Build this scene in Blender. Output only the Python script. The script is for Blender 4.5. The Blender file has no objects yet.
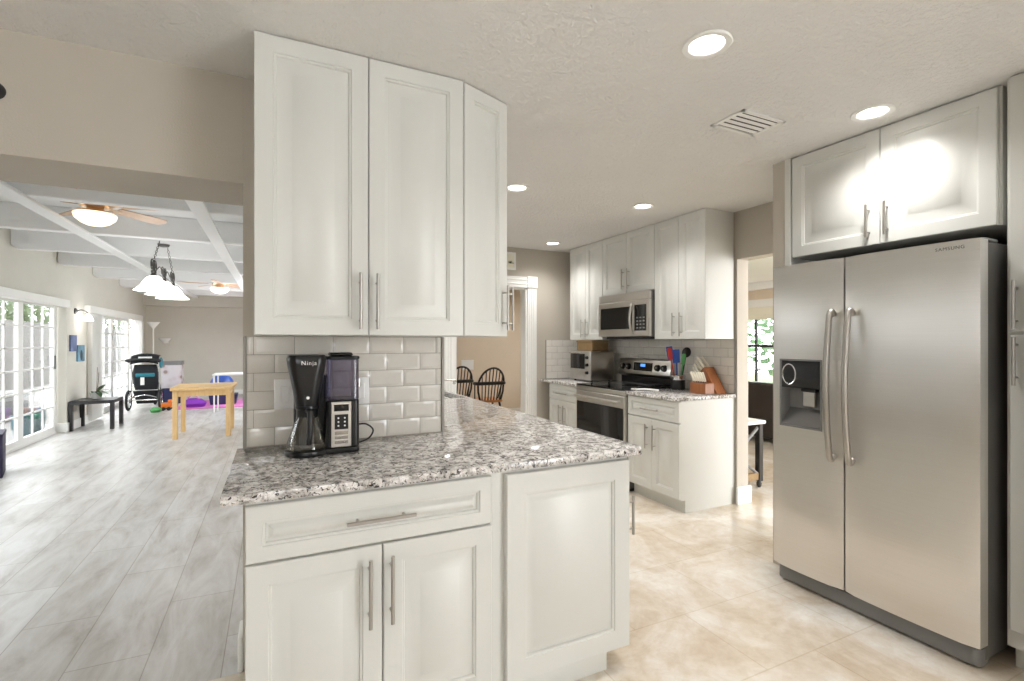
import bpy, bmesh, math, random
from mathutils import Vector, Matrix
random.seed(7)
PI = math.pi
C = bpy.context.scene.collection
S = bpy.context.scene

# ------------------------------------------------------------------ camera
CAM_H, CAM_TH, CAM_F = 1.3494, 0.4478, 494.76
cam = bpy.data.cameras.new('camera')
cam.sensor_width = 36.0
cam.lens = CAM_F / 1024 * 36.0
cam.shift_x = 0.0
cam.shift_y = (341.94 - 340.5) / 1024.0
cam.clip_start = 0.05
cam_o = bpy.data.objects.new('camera', cam)
C.objects.link(cam_o)
cam_o.location = (0, 0, CAM_H)
cam_o.rotation_euler = (PI / 2, 0, -CAM_TH)
S.camera = cam_o

# ------------------------------------------------------------------ world and exposure
SKY = 9.0
LAMP = 48.0       # watts of each downlight's lamp
w = bpy.data.worlds.new('world')
S.world = w
w.use_nodes = True
bgn = w.node_tree.nodes['Background']
bgn.inputs[0].default_value = (0.95, 0.975, 1.0, 1)
bgn.inputs[1].default_value = SKY
S.view_settings.view_transform = 'Standard'
S.view_settings.look = 'None'
S.view_settings.gamma = 1.0
S.view_settings.use_curve_mapping = False
S.view_settings.exposure = 0.22
S.cycles.max_bounces = 10
S.cycles.diffuse_bounces = 6
S.cycles.glossy_bounces = 5
S.cycles.transmission_bounces = 8
S.cycles.transparent_max_bounces = 12
S.cycles.caustics_reflective = False
S.cycles.caustics_refractive = False
S.cycles.sample_clamp_indirect = 6.0

# ------------------------------------------------------------------ materials
MATS = {}


def mat(name, col, rough=0.5, metal=0.0, **k):
    m = bpy.data.materials.new(name)
    m.use_nodes = True
    nt = m.node_tree
    b = nt.nodes['Principled BSDF']
    b.inputs['Base Color'].default_value = (*col, 1)
    b.inputs['Roughness'].default_value = rough
    b.inputs['Metallic'].default_value = metal
    for a, v in k.items():
        a = a.replace('_', ' ').title() if a not in ('IOR',) else a
        b.inputs[a].default_value = v
    MATS[name] = m
    # faint procedural variation so that no surface is perfectly even
    return m


def N(m, typ, **k):
    n = m.node_tree.nodes.new(typ)
    for a, v in k.items():
        setattr(n, a, v)
    return n


def L(m, a, b):
    m.node_tree.links.new(a, b)


def bsdf(m):
    return m.node_tree.nodes['Principled BSDF']


def ramp(m, stops):
    r = N(m, 'ShaderNodeValToRGB')
    e = r.color_ramp.elements
    while len(e) < len(stops):
        e.new(0.5)
    for i, (p, c) in enumerate(stops):
        e[i].position = p
        e[i].color = (*c, 1) if len(c) == 3 else c
    return r


def noise(m, scale, detail=4, rough=0.55, vec=None, dist=0.0):
    n = N(m, 'ShaderNodeTexNoise')
    n.inputs['Scale'].default_value = scale
    n.inputs['Detail'].default_value = detail
    n.inputs['Roughness'].default_value = rough
    n.inputs['Distortion'].default_value = dist
    if vec is not None:
        L(m, vec, n.inputs['Vector'])
    return n


def coords(m, scale=(1, 1, 1), rot=(0, 0, 0), out='Object', loc=(0, 0, 0)):
    t = N(m, 'ShaderNodeTexCoord')
    mp = N(m, 'ShaderNodeMapping')
    mp.inputs['Scale'].default_value = scale
    mp.inputs['Rotation'].default_value = rot
    mp.inputs['Location'].default_value = loc
    L(m, t.outputs[out], mp.inputs[0])
    return mp.outputs[0]


def bump(m, h, strength=0.2, dist=0.01):
    b = N(m, 'ShaderNodeBump')
    b.inputs['Strength'].default_value = strength
    b.inputs['Distance'].default_value = dist
    L(m, h, b.inputs['Height'])
    L(m, b.outputs[0], bsdf(m).inputs['Normal'])


def vary(m, col, amt=0.06, scale=3.0):
    """mottled paint: multiplies the colour by 1 +- amt with a soft noise"""
    v = coords(m)
    n = noise(m, scale, 3, vec=v)
    r = ramp(m, [(0.3, tuple(c * (1 - amt) for c in col)), (0.7, tuple(min(1, c * (1 + amt)) for c in col))])
    L(m, n.outputs[0], r.inputs[0])
    L(m, r.outputs[0], bsdf(m).inputs['Base Color'])


def paint(name, col, rough=0.5, amt=0.02, tex=0.0, texscale=120):
    m = mat(name, col, rough)
    vary(m, col, amt)
    if tex:
        n = noise(m, texscale, 3, vec=coords(m))
        bump(m, n.outputs[0], tex, 0.004)
    return m


CAB = paint('cabinet_white', (0.655, 0.66, 0.63), 0.32, 0.008)
CABIN = paint('cabinet_underside', (0.55, 0.42, 0.27), 0.6, 0.05)
WALL = paint('wall_beige', (0.50, 0.46, 0.40), 0.75, 0.02, 0.25, 150)
WALLF = paint('wall_family', (0.62, 0.60, 0.54), 0.75, 0.02)
WALLD = paint('wall_dining', (0.76, 0.65, 0.52), 0.75, 0.02)
WHITE = paint('white_trim', (0.86, 0.86, 0.84), 0.4, 0.01)
BEAM = paint('white_beam', (0.84, 0.85, 0.86), 0.55, 0.01)
PLASTIC_W = mat('white_plastic', (0.90, 0.90, 0.895), 0.4)
BLACK = mat('black_plastic', (0.006, 0.006, 0.007), 0.28)
BLACKM = mat('black_matte', (0.02, 0.02, 0.022), 0.55)
BLACKW = paint('black_painted_wood', (0.012, 0.011, 0.011), 0.35, 0.1)
NICKEL = mat('brushed_nickel', (0.44, 0.42, 0.39), 0.34, 1.0)
DULL = mat('dull_metal', (0.36, 0.34, 0.31), 0.55, 0.3)
CHROME = mat('chrome', (0.75, 0.75, 0.76), 0.12, 1.0)
GREYM = mat('dark_grey_metal', (0.16, 0.155, 0.15), 0.45, 0.6)
FRIDGESIDE = paint('fridge_side', (0.14, 0.135, 0.13), 0.5, 0.05, 0.15, 300)
GREYP = mat('grey_plastic', (0.20, 0.20, 0.20), 0.4)
BRASS = mat('brass', (0.62, 0.47, 0.33), 0.3, 1.0)
DARKGLASS = mat('dark_glass', (0.010, 0.010, 0.011), 0.06)
IRON = mat('wrought_iron', (0.10, 0.095, 0.09), 0.45, 0.7)
LEATHER = paint('dark_leather', (0.02, 0.014, 0.012), 0.38, 0.15)
FABRIC_K = paint('black_fabric', (0.014, 0.016, 0.02), 0.85, 0.15)
TEAL = paint('teal_fabric', (0.03, 0.20, 0.26), 0.8, 0.1)
NAVY = mat('navy_plastic', (0.025, 0.03, 0.10), 0.45)
BLUE = mat('blue_rubber', (0.02, 0.07, 0.33), 0.4)
CUBE = paint('dark_purple', (0.03, 0.022, 0.07), 0.6, 0.1)
PURPLE = mat('purple_fabric', (0.22, 0.03, 0.42), 0.7)
PINK = paint('pink_foam', (0.70, 0.22, 0.55), 0.75, 0.1)
ORANGE = mat('orange_plastic', (0.85, 0.22, 0.03), 0.4)
GREENP = mat('green_plastic', (0.10, 0.40, 0.12), 0.4)
REDP = mat('red_plastic', (0.65, 0.06, 0.04), 0.35)
BLUEP = mat('blue_plastic', (0.02, 0.09, 0.55), 0.35)
IVORY = mat('ivory_handle', (0.78, 0.73, 0.60), 0.35)
RUBBER = mat('tyre_rubber', (0.015, 0.015, 0.016), 0.7)
CERAM = mat('white_ceramic', (0.85, 0.85, 0.83), 0.2)
GLAZE = mat('blue_glaze', (0.05, 0.125, 0.155), 0.3)
SOIL = mat('potting_bark', (0.06, 0.04, 0.025), 0.9)
GROUT = mat('grout', (0.36, 0.34, 0.31), 0.8)
LEAF = paint('leaf_green', (0.035, 0.10, 0.025), 0.45, 0.35)
LEAFL = paint('leaf_light', (0.065, 0.115, 0.03), 0.5, 0.3)
BARK = paint('bark', (0.16, 0.12, 0.09), 0.9, 0.3)
LINEN = mat('cream_blind', (0.85, 0.82, 0.70), 0.7)

TILE = mat('subway_tile', (0.74, 0.71, 0.66), 0.12)
vary(TILE, (0.74, 0.71, 0.66), 0.03, 6)

# ceiling: knock-down plaster
CEIL = paint('ceiling_plaster', (0.84, 0.83, 0.81), 0.85, 0.015)
_n = noise(CEIL, 42, 5, 0.7, vec=coords(CEIL))
_r = ramp(CEIL, [(0.42, (0, 0, 0)), (0.62, (1, 1, 1))])
L(CEIL, _n.outputs[0], _r.inputs[0])
bump(CEIL, _r.outputs[0], 0.5, 0.02)

# granite
GRAN = mat('granite', (0.5, 0.47, 0.44), 0.08)
v = coords(GRAN, (1, 1, 1))
n1 = noise(GRAN, 26, 6, 0.68, v, 0.6)
r1 = ramp(GRAN, [(0.34, (0.16, 0.15, 0.145)), (0.44, (0.40, 0.385, 0.37)), (0.52, (0.66, 0.645, 0.63)), (0.62, (0.86, 0.85, 0.84))])
L(GRAN, n1.outputs[0], r1.inputs[0])
n2 = noise(GRAN, 75, 4, 0.6, v, 0.8)
r2 = ramp(GRAN, [(0.405, (0.02, 0.018, 0.018)), (0.45, (1, 1, 1))])
L(GRAN, n2.outputs[0], r2.inputs[0])
mx = N(GRAN, 'ShaderNodeMix', data_type='RGBA', blend_type='MULTIPLY')
mx.inputs['Factor'].default_value = 0.92
L(GRAN, r1.outputs[0], mx.inputs['A'])
L(GRAN, r2.outputs[0], mx.inputs['B'])
n3 = noise(GRAN, 140, 2, 0.5, v)
r3 = ramp(GRAN, [(0.60, (0, 0, 0)), (0.68, (1, 1, 1))])
L(GRAN, n3.outputs[0], r3.inputs[0])
mx2 = N(GRAN, 'ShaderNodeMix', data_type='RGBA')
mx2.inputs['B'].default_value = (0.64, 0.55, 0.48, 1)
L(GRAN, r3.outputs[0], mx2.inputs['Factor'])
L(GRAN, mx.outputs['Result'], mx2.inputs['A'])
L(GRAN, mx2.outputs['Result'], bsdf(GRAN).inputs['Base Color'])

# travertine floor
TRAV = mat('travertine', (0.7, 0.62, 0.5), 0.16)
v = coords(TRAV, (1, 1, 1))
n1 = noise(TRAV, 1.9, 6, 0.62, v, 0.9)
r1 = ramp(TRAV, [(0.32, (0.66, 0.56, 0.44)), (0.45, (0.77, 0.69, 0.59)), (0.55, (0.84, 0.795, 0.73)), (0.66, (0.93, 0.91, 0.87))])
L(TRAV, n1.outputs[0], r1.inputs[0])
n2 = noise(TRAV, 14, 5, 0.7, v, 0.6)
r2 = ramp(TRAV, [(0.35, (0.88, 0.84, 0.78)), (0.6, (1, 1, 1))])
L(TRAV, n2.outputs[0], r2.inputs[0])
mx = N(TRAV, 'ShaderNodeMix', data_type='RGBA', blend_type='MULTIPLY')
mx.inputs['Factor'].default_value = 0.8
L(TRAV, r1.outputs[0], mx.inputs['A'])
L(TRAV, r2.outputs[0], mx.inputs['B'])
br = N(TRAV, 'ShaderNodeTexBrick', offset=0.5)
L(TRAV, v, br.inputs['Vector'])
br.inputs['Color1'].default_value = (1, 1, 1, 1)
br.inputs['Color2'].default_value = (0.95, 0.935, 0.915, 1)
br.inputs['Mortar'].default_value = (0.86, 0.82, 0.75, 1)
br.inputs['Scale'].default_value = 1.0
br.inputs['Mortar Size'].default_value = 0.003
br.inputs['Brick Width'].default_value = 0.61
br.inputs['Row Height'].default_value = 0.46
mx3 = N(TRAV, 'ShaderNodeMix', data_type='RGBA', blend_type='MULTIPLY')
mx3.inputs['Factor'].default_value = 1.0
L(TRAV, mx.outputs['Result'], mx3.inputs['A'])
L(TRAV, br.outputs['Color'], mx3.inputs['B'])
L(TRAV, mx3.outputs['Result'], bsdf(TRAV).inputs['Base Color'])

# washed plank tile (joints run along Y; rows 0.29 wide)
PLANK = mat('plank_tile', (0.6, 0.6, 0.58), 0.33)
v = coords(PLANK, (1, 1, 1), (0, 0, PI / 2), loc=(0.26, 0.195, 0))
br = N(PLANK, 'ShaderNodeTexBrick', offset=0.5)
L(PLANK, v, br.inputs['Vector'])
br.inputs['Color1'].default_value = (1, 1, 1, 1)
br.inputs['Color2'].default_value = (0.90, 0.89, 0.87, 1)
br.inputs['Mortar'].default_value = (0.62, 0.58, 0.54, 1)
br.inputs['Scale'].default_value = 1.0
br.inputs['Mortar Size'].default_value = 0.0028
br.inputs['Mortar Smooth'].default_value = 0.2
br.inputs['Brick Width'].default_value = 0.94
br.inputs['Row Height'].default_value = 0.29
vs = coords(PLANK, (3.2, 0.8, 1))
n1 = noise(PLANK, 2.4, 7, 0.66, vs, 0.5)
r1 = ramp(PLANK, [(0.30, (0.36, 0.33, 0.30)), (0.44, (0.51, 0.495, 0.475)), (0.58, (0.61, 0.605, 0.595)), (0.74, (0.69, 0.69, 0.685))])
L(PLANK, n1.outputs[0], r1.inputs[0])
mx = N(PLANK, 'ShaderNodeMix', data_type='RGBA', blend_type='MULTIPLY')
mx.inputs['Factor'].default_value = 1.0
L(PLANK, r1.outputs[0], mx.inputs['A'])
L(PLANK, br.outputs['Color'], mx.inputs['B'])
L(PLANK, mx.outputs['Result'], bsdf(PLANK).inputs['Base Color'])

# brushed stainless
def stainless(name, col, rough=0.3, aniso=0.75, rot=0.0, axis='Z'):
    m = mat(name, col, rough, 1.0)
    b = bsdf(m)
    b.inputs['Anisotropic'].default_value = aniso
    b.inputs['Anisotropic Rotation'].default_value = rot
    t = N(m, 'ShaderNodeTangent', direction_type='RADIAL', axis=axis)
    L(m, t.outputs[0], b.inputs['Tangent'])
    n = noise(m, 3.0, 4, 0.6, coords(m, (1, 1, 60)))
    r = ramp(m, [(0.3, tuple(c * 0.98 for c in col)), (0.7, tuple(min(1, c * 1.02) for c in col))])
    L(m, n.outputs[0], r.inputs[0])
    L(m, r.outputs[0], b.inputs['Base Color'])
    n2 = noise(m, 1.6, 2, 0.5, coords(m, (1, .5, 2.2)))
    bump(m, n2.outputs[0], 0.05, 0.03)
    return m


STEEL = stainless('brushed_steel', (0.74, 0.725, 0.70), 0.31, 1.0, 0.0)
STEEL3 = stainless('toaster_steel', (0.42, 0.385, 0.33), 0.32, 0.5, 0.0)
STEEL2 = stainless('range_steel', (0.60, 0.58, 0.55), 0.30, 0.5, 0.0)

# woods
def wood(name, c0, c1, rough=0.4, scale=(1, 1, 8), s=6.0):
    m = mat(name, c0, rough)
    n = noise(m, s, 5, 0.6, coords(m, scale), 1.2)
    r = ramp(m, [(0.3, c0), (0.7, c1)])
    L(m, n.outputs[0], r.inputs[0])
    L(m, r.outputs[0], bsdf(m).inputs['Base Color'])
    return m


PINE = wood('pine', (0.72, 0.46, 0.20), (0.82, 0.58, 0.29), 0.4, (8, 8, 1))
CHERRY = wood('cherry', (0.26, 0.085, 0.025), (0.36, 0.13, 0.045), 0.35, (6, 6, 1))
OAKSEAT = wood('oak_seat', (0.45, 0.17, 0.05), (0.55, 0.24, 0.08), 0.35, (1, 8, 1))
BLADE = wood('fan_blade', (0.62, 0.42, 0.29), (0.70, 0.50, 0.36), 0.4, (1, 1, 1))
CARTON = wood('tray_wood', (0.24, 0.15, 0.065), (0.32, 0.21, 0.10), 0.6, (1, 1, 1), 20)
FENCE = wood('fence_boards', (0.085, 0.08, 0.075), (0.12, 0.115, 0.11), 0.8, (6, 6, 1))
GRASS = paint('grass', (0.08, 0.13, 0.035), 0.9, 0.3)
PATIO = paint('patio_concrete', (0.22, 0.21, 0.20), 0.8, 0.06)


def emis(name, col, strength):
    m = mat(name, col, 0.4)
    b = bsdf(m)
    b.inputs['Emission Color'].default_value = (*col, 1)
    b.inputs['Emission Strength'].default_value = strength
    return m


E_DOWN = emis('downlight_glow', (1.0, 0.965, 0.92), 8.0)
E_FAN = emis('fan_bowl_glow', (1.0, 0.82, 0.56), 1.3)
E_FAN2 = emis('far_fan_bowl_glow', (1.0, 0.95, 0.86), 4.0)
E_PEND = emis('pendant_glass', (0.98, 0.96, 0.93), 5.0)
E_SCON = emis('sconce_glow', (1.0, 0.95, 0.92), 14.0)
E_DISP = emis('display_glow', (0.10, 0.28, 0.75), 1.2)
E_DISPW = emis('display_white', (0.6, 0.7, 0.9), 0.5)


def glass(name, tint=(1, 1, 1), refl=0.07, rough=0.02):
    m = bpy.data.materials.new(name)
    m.use_nodes = True
    nt = m.node_tree
    nt.nodes.remove(nt.nodes['Principled BSDF'])
    t = N(m, 'ShaderNodeBsdfTransparent')
    t.inputs[0].default_value = (*tint, 1)
    g = N(m, 'ShaderNodeBsdfGlossy')
    g.inputs['Roughness'].default_value = rough
    x = N(m, 'ShaderNodeMixShader')
    f = N(m, 'ShaderNodeLayerWeight')
    f.inputs[0].default_value = 0.25
    mm = N(m, 'ShaderNodeMath', operation='MULTIPLY_ADD')
    mm.inputs[1].default_value = 0.5
    mm.inputs[2].default_value = refl
    L(m, f.outputs['Fresnel'], mm.inputs[0])
    L(m, mm.outputs[0], x.inputs[0])
    L(m, t.outputs[0], x.inputs[1])
    L(m, g.outputs[0], x.inputs[2])
    L(m, x.outputs[0], nt.nodes['Material Output'].inputs[0])
    return m


PANE = glass('window_glass', (0.97, 0.98, 0.98), 0.03)
CARAFE = glass('carafe_glass', (0.90, 0.88, 0.82), 0.10)
RESV = glass('smoky_plastic', (0.50, 0.48, 0.60), 0.10, 0.15)


# ------------------------------------------------------------------ geometry collector
class G:
    def __init__(s):
        s.bm = bmesh.new()

    def add(s, bm2, M=None):
        me = bpy.data.meshes.new('tmp')
        bm2.to_mesh(me)
        bm2.free()
        if M is not None:
            me.transform(M)
        s.bm.from_mesh(me)
        bpy.data.meshes.remove(me)
        return s

    def box(s, x0, x1, y0, y1, z0, z1, bev=0.0, seg=1):
        b = bmesh.new()
        bmesh.ops.create_cube(b, size=1.0)
        for q in b.verts:
            q.co = Vector(((q.co.x + .5) * (x1 - x0) + x0, (q.co.y + .5) * (y1 - y0) + y0, (q.co.z + .5) * (z1 - z0) + z0))
        if bev:
            bmesh.ops.bevel(b, geom=list(b.edges), offset=bev, segments=seg, affect='EDGES', profile=0.5)
        return s.add(b)

    def prism(s, poly, z0, z1, axis='z', bev=0.0, seg=1):
        """poly: 2D outline; axis z -> (x,y), axis x -> (y,z) extruded in x, axis y -> (x,z) extruded in y"""
        b = bmesh.new()
        def P(p, t):
            if axis == 'z':
                return (p[0], p[1], t)
            if axis == 'x':
                return (t, p[0], p[1])
            return (p[0], t, p[1])
        lo = [b.verts.new(P(p, z0)) for p in poly]
        hi = [b.verts.new(P(p, z1)) for p in poly]
        n = len(poly)
        b.faces.new(lo)
        b.faces.new(hi)
        for i in range(n):
            b.faces.new((lo[i], lo[(i + 1) % n], hi[(i + 1) % n], hi[i]))
        bmesh.ops.recalc_face_normals(b, faces=list(b.faces))
        if bev:
            bmesh.ops.bevel(b, geom=list(b.edges), offset=bev, segments=seg, affect='EDGES', profile=0.5)
        return s.add(b)

    def cyl(s, p0, p1, r, r2=None, n=16):
        p0, p1 = Vector(p0), Vector(p1)
        d = p1 - p0
        b = bmesh.new()
        bmesh.ops.create_cone(b, cap_ends=True, segments=n, radius1=r, radius2=r if r2 is None else r2, depth=d.length)
        M = Matrix.Translation((p0 + p1) / 2) @ d.to_track_quat('Z', 'Y').to_matrix().to_4x4()
        return s.add(b, M)

    def ball(s, c, r, sc=(1, 1, 1), n=16):
        b = bmesh.new()
        bmesh.ops.create_uvsphere(b, u_segments=n, v_segments=max(6, n // 2), radius=r)
        return s.add(b, Matrix.Translation(c) @ Matrix.Diagonal((*sc, 1)))

    def lathe(s, prof, c=(0, 0, 0), n=28, M=None):
        b = bmesh.new()
        rings = []
        for (r, z) in prof:
            if r < 1e-6:
                rings.append([b.verts.new((0, 0, z))])
            else:
                rings.append([b.verts.new((r * math.cos(2 * PI * i / n), r * math.sin(2 * PI * i / n), z)) for i in range(n)])
        for a, q in zip(rings, rings[1:]):
            for i in range(n):
                j = (i + 1) % n
                if len(a) == 1 and len(q) == 1:
                    continue
                if len(a) == 1:
                    b.faces.new((a[0], q[i], q[j]))
                elif len(q) == 1:
                    b.faces.new((a[i], a[j], q[0]))
                else:
                    b.faces.new((a[i], a[j], q[j], q[i]))
        bmesh.ops.recalc_face_normals(b, faces=list(b.faces))
        return s.add(b, Matrix.Translation(c) @ (M or Matrix.Identity(4)))

    def tube(s, pts, r, n=8, closed=False, smooth=0):
        pts = [Vector(p) for p in pts]
        if smooth:
            out = []
            m = len(pts)
            for i in range(m if closed else m - 1):
                p0 = pts[(i - 1) % m] if closed or i > 0 else pts[i]
                p1, p2 = pts[i], pts[(i + 1) % m]
                p3 = pts[(i + 2) % m] if closed or i + 2 < m else p2
                for k in range(smooth):
                    t = k / smooth
                    out.append(0.5 * ((2 * p1) + (p2 - p0) * t + (2 * p0 - 5 * p1 + 4 * p2 - p3) * t * t + (3 * p1 - p0 - 3 * p2 + p3) * t ** 3))
            if not closed:
                out.append(pts[-1])
            pts = out
        rs = r if isinstance(r, (list, tuple)) else None
        m = len(pts)
        b = bmesh.new()
        rings = []
        nrm = None
        for i, p in enumerate(pts):
            if closed:
                t = pts[(i + 1) % m] - pts[i - 1]
            else:
                t = pts[min(i + 1, m - 1)] - pts[max(i - 1, 0)]
            t.normalize()
            if nrm is None:
                nrm = t.orthogonal().normalized()
            else:
                nrm = (nrm - t * nrm.dot(t))
                nrm = nrm.normalized() if nrm.length > 1e-6 else t.orthogonal().normalized()
            bi = t.cross(nrm)
            rr = r if rs is None else rs[0] + (rs[1] - rs[0]) * i / max(1, m - 1)
            rings.append([b.verts.new(p + (nrm * math.cos(2 * PI * k / n) + bi * math.sin(2 * PI * k / n)) * rr) for k in range(n)])
        for i in range(m if closed else m - 1):
            a, q = rings[i], rings[(i + 1) % m]
            for k in range(n):
                j = (k + 1) % n
                b.faces.new((a[k], a[j], q[j], q[k]))
        if not closed:
            b.faces.new(rings[0])
            b.faces.new(rings[-1])
        bmesh.ops.recalc_face_normals(b, faces=list(b.faces))
        return s.add(b)

    def rings(s, o, u, n, w, h, prof, back=True):
        """nested rectangles on the plane through o spanned by u and z: prof = [(inset, height)...]; last one is filled"""
        o, u, n = Vector(o), Vector(u).normalized(), Vector(n).normalized()
        z = Vector((0, 0, 1)) if abs(n.z) < 0.9 else n.cross(u)
        b = bmesh.new()
        R = []
        for (i, d) in prof:
            R.append([b.verts.new(o + u * a + z * c + n * d) for a, c in ((i, i), (w - i, i), (w - i, h - i), (i, h - i))])
        for a, q in zip(R, R[1:]):
            for k in range(4):
                j = (k + 1) % 4
                b.faces.new((a[k], a[j], q[j], q[k]))
        b.faces.new(R[-1])
        if back:
            b.faces.new(R[0])
        bmesh.ops.recalc_face_normals(b, faces=list(b.faces))
        return s.add(b)

    def door(s, o, u, n, w, h, t=0.021, fr=0.060, sl=0.044):
        m = min(w, h) / 2
        if fr + 0.016 + sl > m - 0.008:
            k = (m - 0.008) / (fr + 0.016 + sl)
            fr, sl = fr * k, sl * k
        return s.rings(o, u, n, w, h, [(0, 0), (0, t - .003), (.003, t), (fr, t), (fr + .002, t - .005), (fr + .008, t - .006),
                                       (fr + .011, t - .013), (fr + .016, t - .013), (fr + .016 + sl, t - .003), (fr + .019 + sl, t - .001)])

    def xf(s, M):
        bmesh.ops.transform(s.bm, matrix=M, verts=list(s.bm.verts))
        return s

    def make(s, name, m, parent=None, label=None, smooth=True, ang=38):
        W = Vector((0, 0, 0))
        p = parent
        while p is not None:
            W += Vector(p.location)
            p = p.parent
        if W.length:
            bmesh.ops.translate(s.bm, vec=-W, verts=list(s.bm.verts))
        me = bpy.data.meshes.new(name)
        s.bm.to_mesh(me)
        s.bm.free()
        if smooth:
            me.shade_smooth()
            me.set_sharp_from_angle(angle=math.radians(ang))
        me.materials.append(m)
        o = bpy.data.objects.new(name, me)
        C.objects.link(o)
        if parent is not None:
            o.parent = parent
        if label:
            o['label'] = label
        return o


def thing(name, label, cat, loc=(0, 0, 0), group=None):
    o = bpy.data.objects.new(name, None)
    C.objects.link(o)
    o.empty_display_size = 0.1
    o.location = loc
    tag(o, label, cat, group)
    return o


def tag(o, label, cat, group=None):
    o['label'] = label
    o['category'] = cat
    if group:
        o['group'] = group
    return o


def struct(g, name, m, smooth=False, parent=None):
    o = g.make(name, m, parent, smooth=smooth)
    if parent is None:
        o['kind'] = 'structure'
    return o


def dup(src, loc, rotz=None, label=None, group=None, parent=None):
    c = src.copy()
    C.objects.link(c)
    if parent is not None:
        c.parent = parent
    else:
        c.location = loc
        if rotz is not None:
            c.rotation_euler = (0, 0, rotz)
        if label:
            c['label'] = label
        if group:
            c['group'] = group
    for ch in list(src.children):
        dup(ch, None, parent=c)
    return c


def B(x0, x1, y0, y1, z0, z1, bev=0.0, seg=1):
    return G().box(x0, x1, y0, y1, z0, z1, bev, seg)


def text_mesh(txt, size, M, name, m, parent, ext=0.0006):
    cu = bpy.data.curves.new('lettering', 'FONT')
    cu.body = txt
    cu.size = size
    cu.space_character = 1.18
    cu.extrude = ext
    cu.align_x = 'CENTER'
    cu.align_y = 'CENTER'
    t = bpy.data.objects.new('lettering', cu)
    C.objects.link(t)
    bpy.context.view_layer.update()
    me = bpy.data.meshes.new_from_object(t.evaluated_get(bpy.context.evaluated_depsgraph_get()))
    bpy.data.objects.remove(t)
    g = G()
    me.transform(M)
    g.bm.from_mesh(me)
    bpy.data.meshes.remove(me)
    return g.make(name, m, parent, smooth=False)


def pull(c, ax, n, ln, r=0.006, off=0.033):
    """bar pull centred at c on a face: bar along ax, standing off along n"""
    c, ax, n = Vector(c), Vector(ax).normalized(), Vector(n).normalized()
    g = G()
    g.cyl(c + n * off - ax * ln / 2, c + n * off + ax * ln / 2, r, n=14)
    for sg in (-1, 1):
        g.cyl(c + ax * sg * ln * 0.34 - n * 0.002, c + ax * sg * ln * 0.34 + n * off, r * 0.72, n=10)
    return g


def door_with_pull(parent, o, u, n, w, h, pc=None, pax=(0, 0, 1), pl=0.21, name='door', **k):
    d = G().door(o, u, n, w, h, **k).make(name, CAB, parent)
    if pc is not None:
        pull(pc, pax, n, pl).make('handle', NICKEL, d)
    return d


X, Y, Z = Vector((1, 0, 0)), Vector((0, 1, 0)), Vector((0, 0, 1))
ZC = 2.434          # kitchen ceiling
XW = 3.4685         # wall behind the range
YF = 5.12           # far kitchen wall
ZL = 2.70           # family room ceiling

# ================================================================== SETTING
struct(B(-3.4, 9.0, -3.0, 2.30, -0.12, 0), 'floor', TRAV)
struct(B(0.68, 9.0, 2.30, 9.2, -0.12, 0), 'floor.001', TRAV)
struct(B(-2.96, 0.68, 2.30, 15.0, -0.12, 0), 'floor.002', PLANK)
struct(B(-3.4, 3.6, -3.0, 2.69, ZC, ZC + 0.1), 'ceiling', CEIL)
struct(B(0.735, 4.8, 2.69, 8.5, ZC, ZC + 0.1), 'ceiling.001', CEIL)
struct(B(3.6, 9.0, -1.0, 9.2, ZC + .001, ZC + 0.1), 'ceiling.002', WHITE)
struct(B(-3.1, 0.62, 2.69, 15.0, ZL, ZL + 0.1), 'ceiling.003', BEAM)

# header wall over the opening and the tiled stub wall
struct(B(-3.4, -0.116, 2.307, 2.69, 2.0, ZC), 'wall_header', WALL)
struct(B(-0.116, 0.735, 2.311, 2.44, 0, ZC), 'wall_tiled', WALL)
struct(B(-3.4, -2.8, 2.307, 2.44, 0, 2.0), 'wall_header.001', WALL)
struct(B(-3.1, 0.62, 2.66, 2.69, ZC - 0.02, ZL), 'wall_header.002', BEAM)
# partition behind the sink with a pass-through
g = B(0.62, 0.735, 2.44, 5.12, 0, 1.0).box(0.62, 0.735, 2.44, 2.69, 2.2, ZC).box(0.62, 0.735, 2.69, 5.12, 2.2, ZL).box(0.62, 0.735, 2.44, 2.7, 1.0, 2.2).box(0.62, 0.735, 5.0, 5.12, 1.0, 2.2)
struct(g, 'wall_sink', WALLF)
g = B(0.62, 0.735, 5.12, 9.8, 0, ZL).box(0.62, 0.735, 12.4, 15.0, 0, ZL).box(0.62, 0.735, 9.8, 12.4, 2.1, ZL).box(0.62, 0.735, 9.8, 12.4, 0, .95)  # unseen opening added to let daylight onto the family room back wall
struct(g, 'wall_sink.001', WALLF)
# far kitchen wall with doorway
g = B(0.735, 1.77, YF, YF + .12, 0, ZC).box(2.655, 4.8, YF, YF + .12, 0, ZC).box(1.77, 2.655, YF, YF + .12, 1.98, ZC)
struct(g, 'wall_far', WALL)
# right wall with doorway
g = B(XW, 3.6, 2.897, YF, 0, ZC).box(XW, 3.6, 1.2, 2.897, 2.035, ZC).box(XW, 3.6, -1.0, 2.03, 0, 2.035)
struct(g, 'wall_range', WALL)
struct(B(2.75, XW, 1.957, 2.037, 0, ZC), 'wall_stub', WALL)
struct(B(2.70, 3.6, -1.0, 0.30, 0, ZC), 'wall_pantry', WALL)
# unseen walls behind the camera; window opening added and sized for its light
g = B(-3.4, -1.6, -3.1, -3.0, 0, ZC).box(-.2, 2.7, -3.1, -3.0, 0, ZC).box(-1.6, -.2, -3.1, -3.0, 2.05, ZC).box(-1.6, -.2, -3.1, -3.0, 0, 1.2)
struct(g, 'wall_rear', WALL)
struct(B(-3.5, -3.4, -3.0, 2.69, 0, ZC), 'wall_rear.001', WALL)
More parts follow.
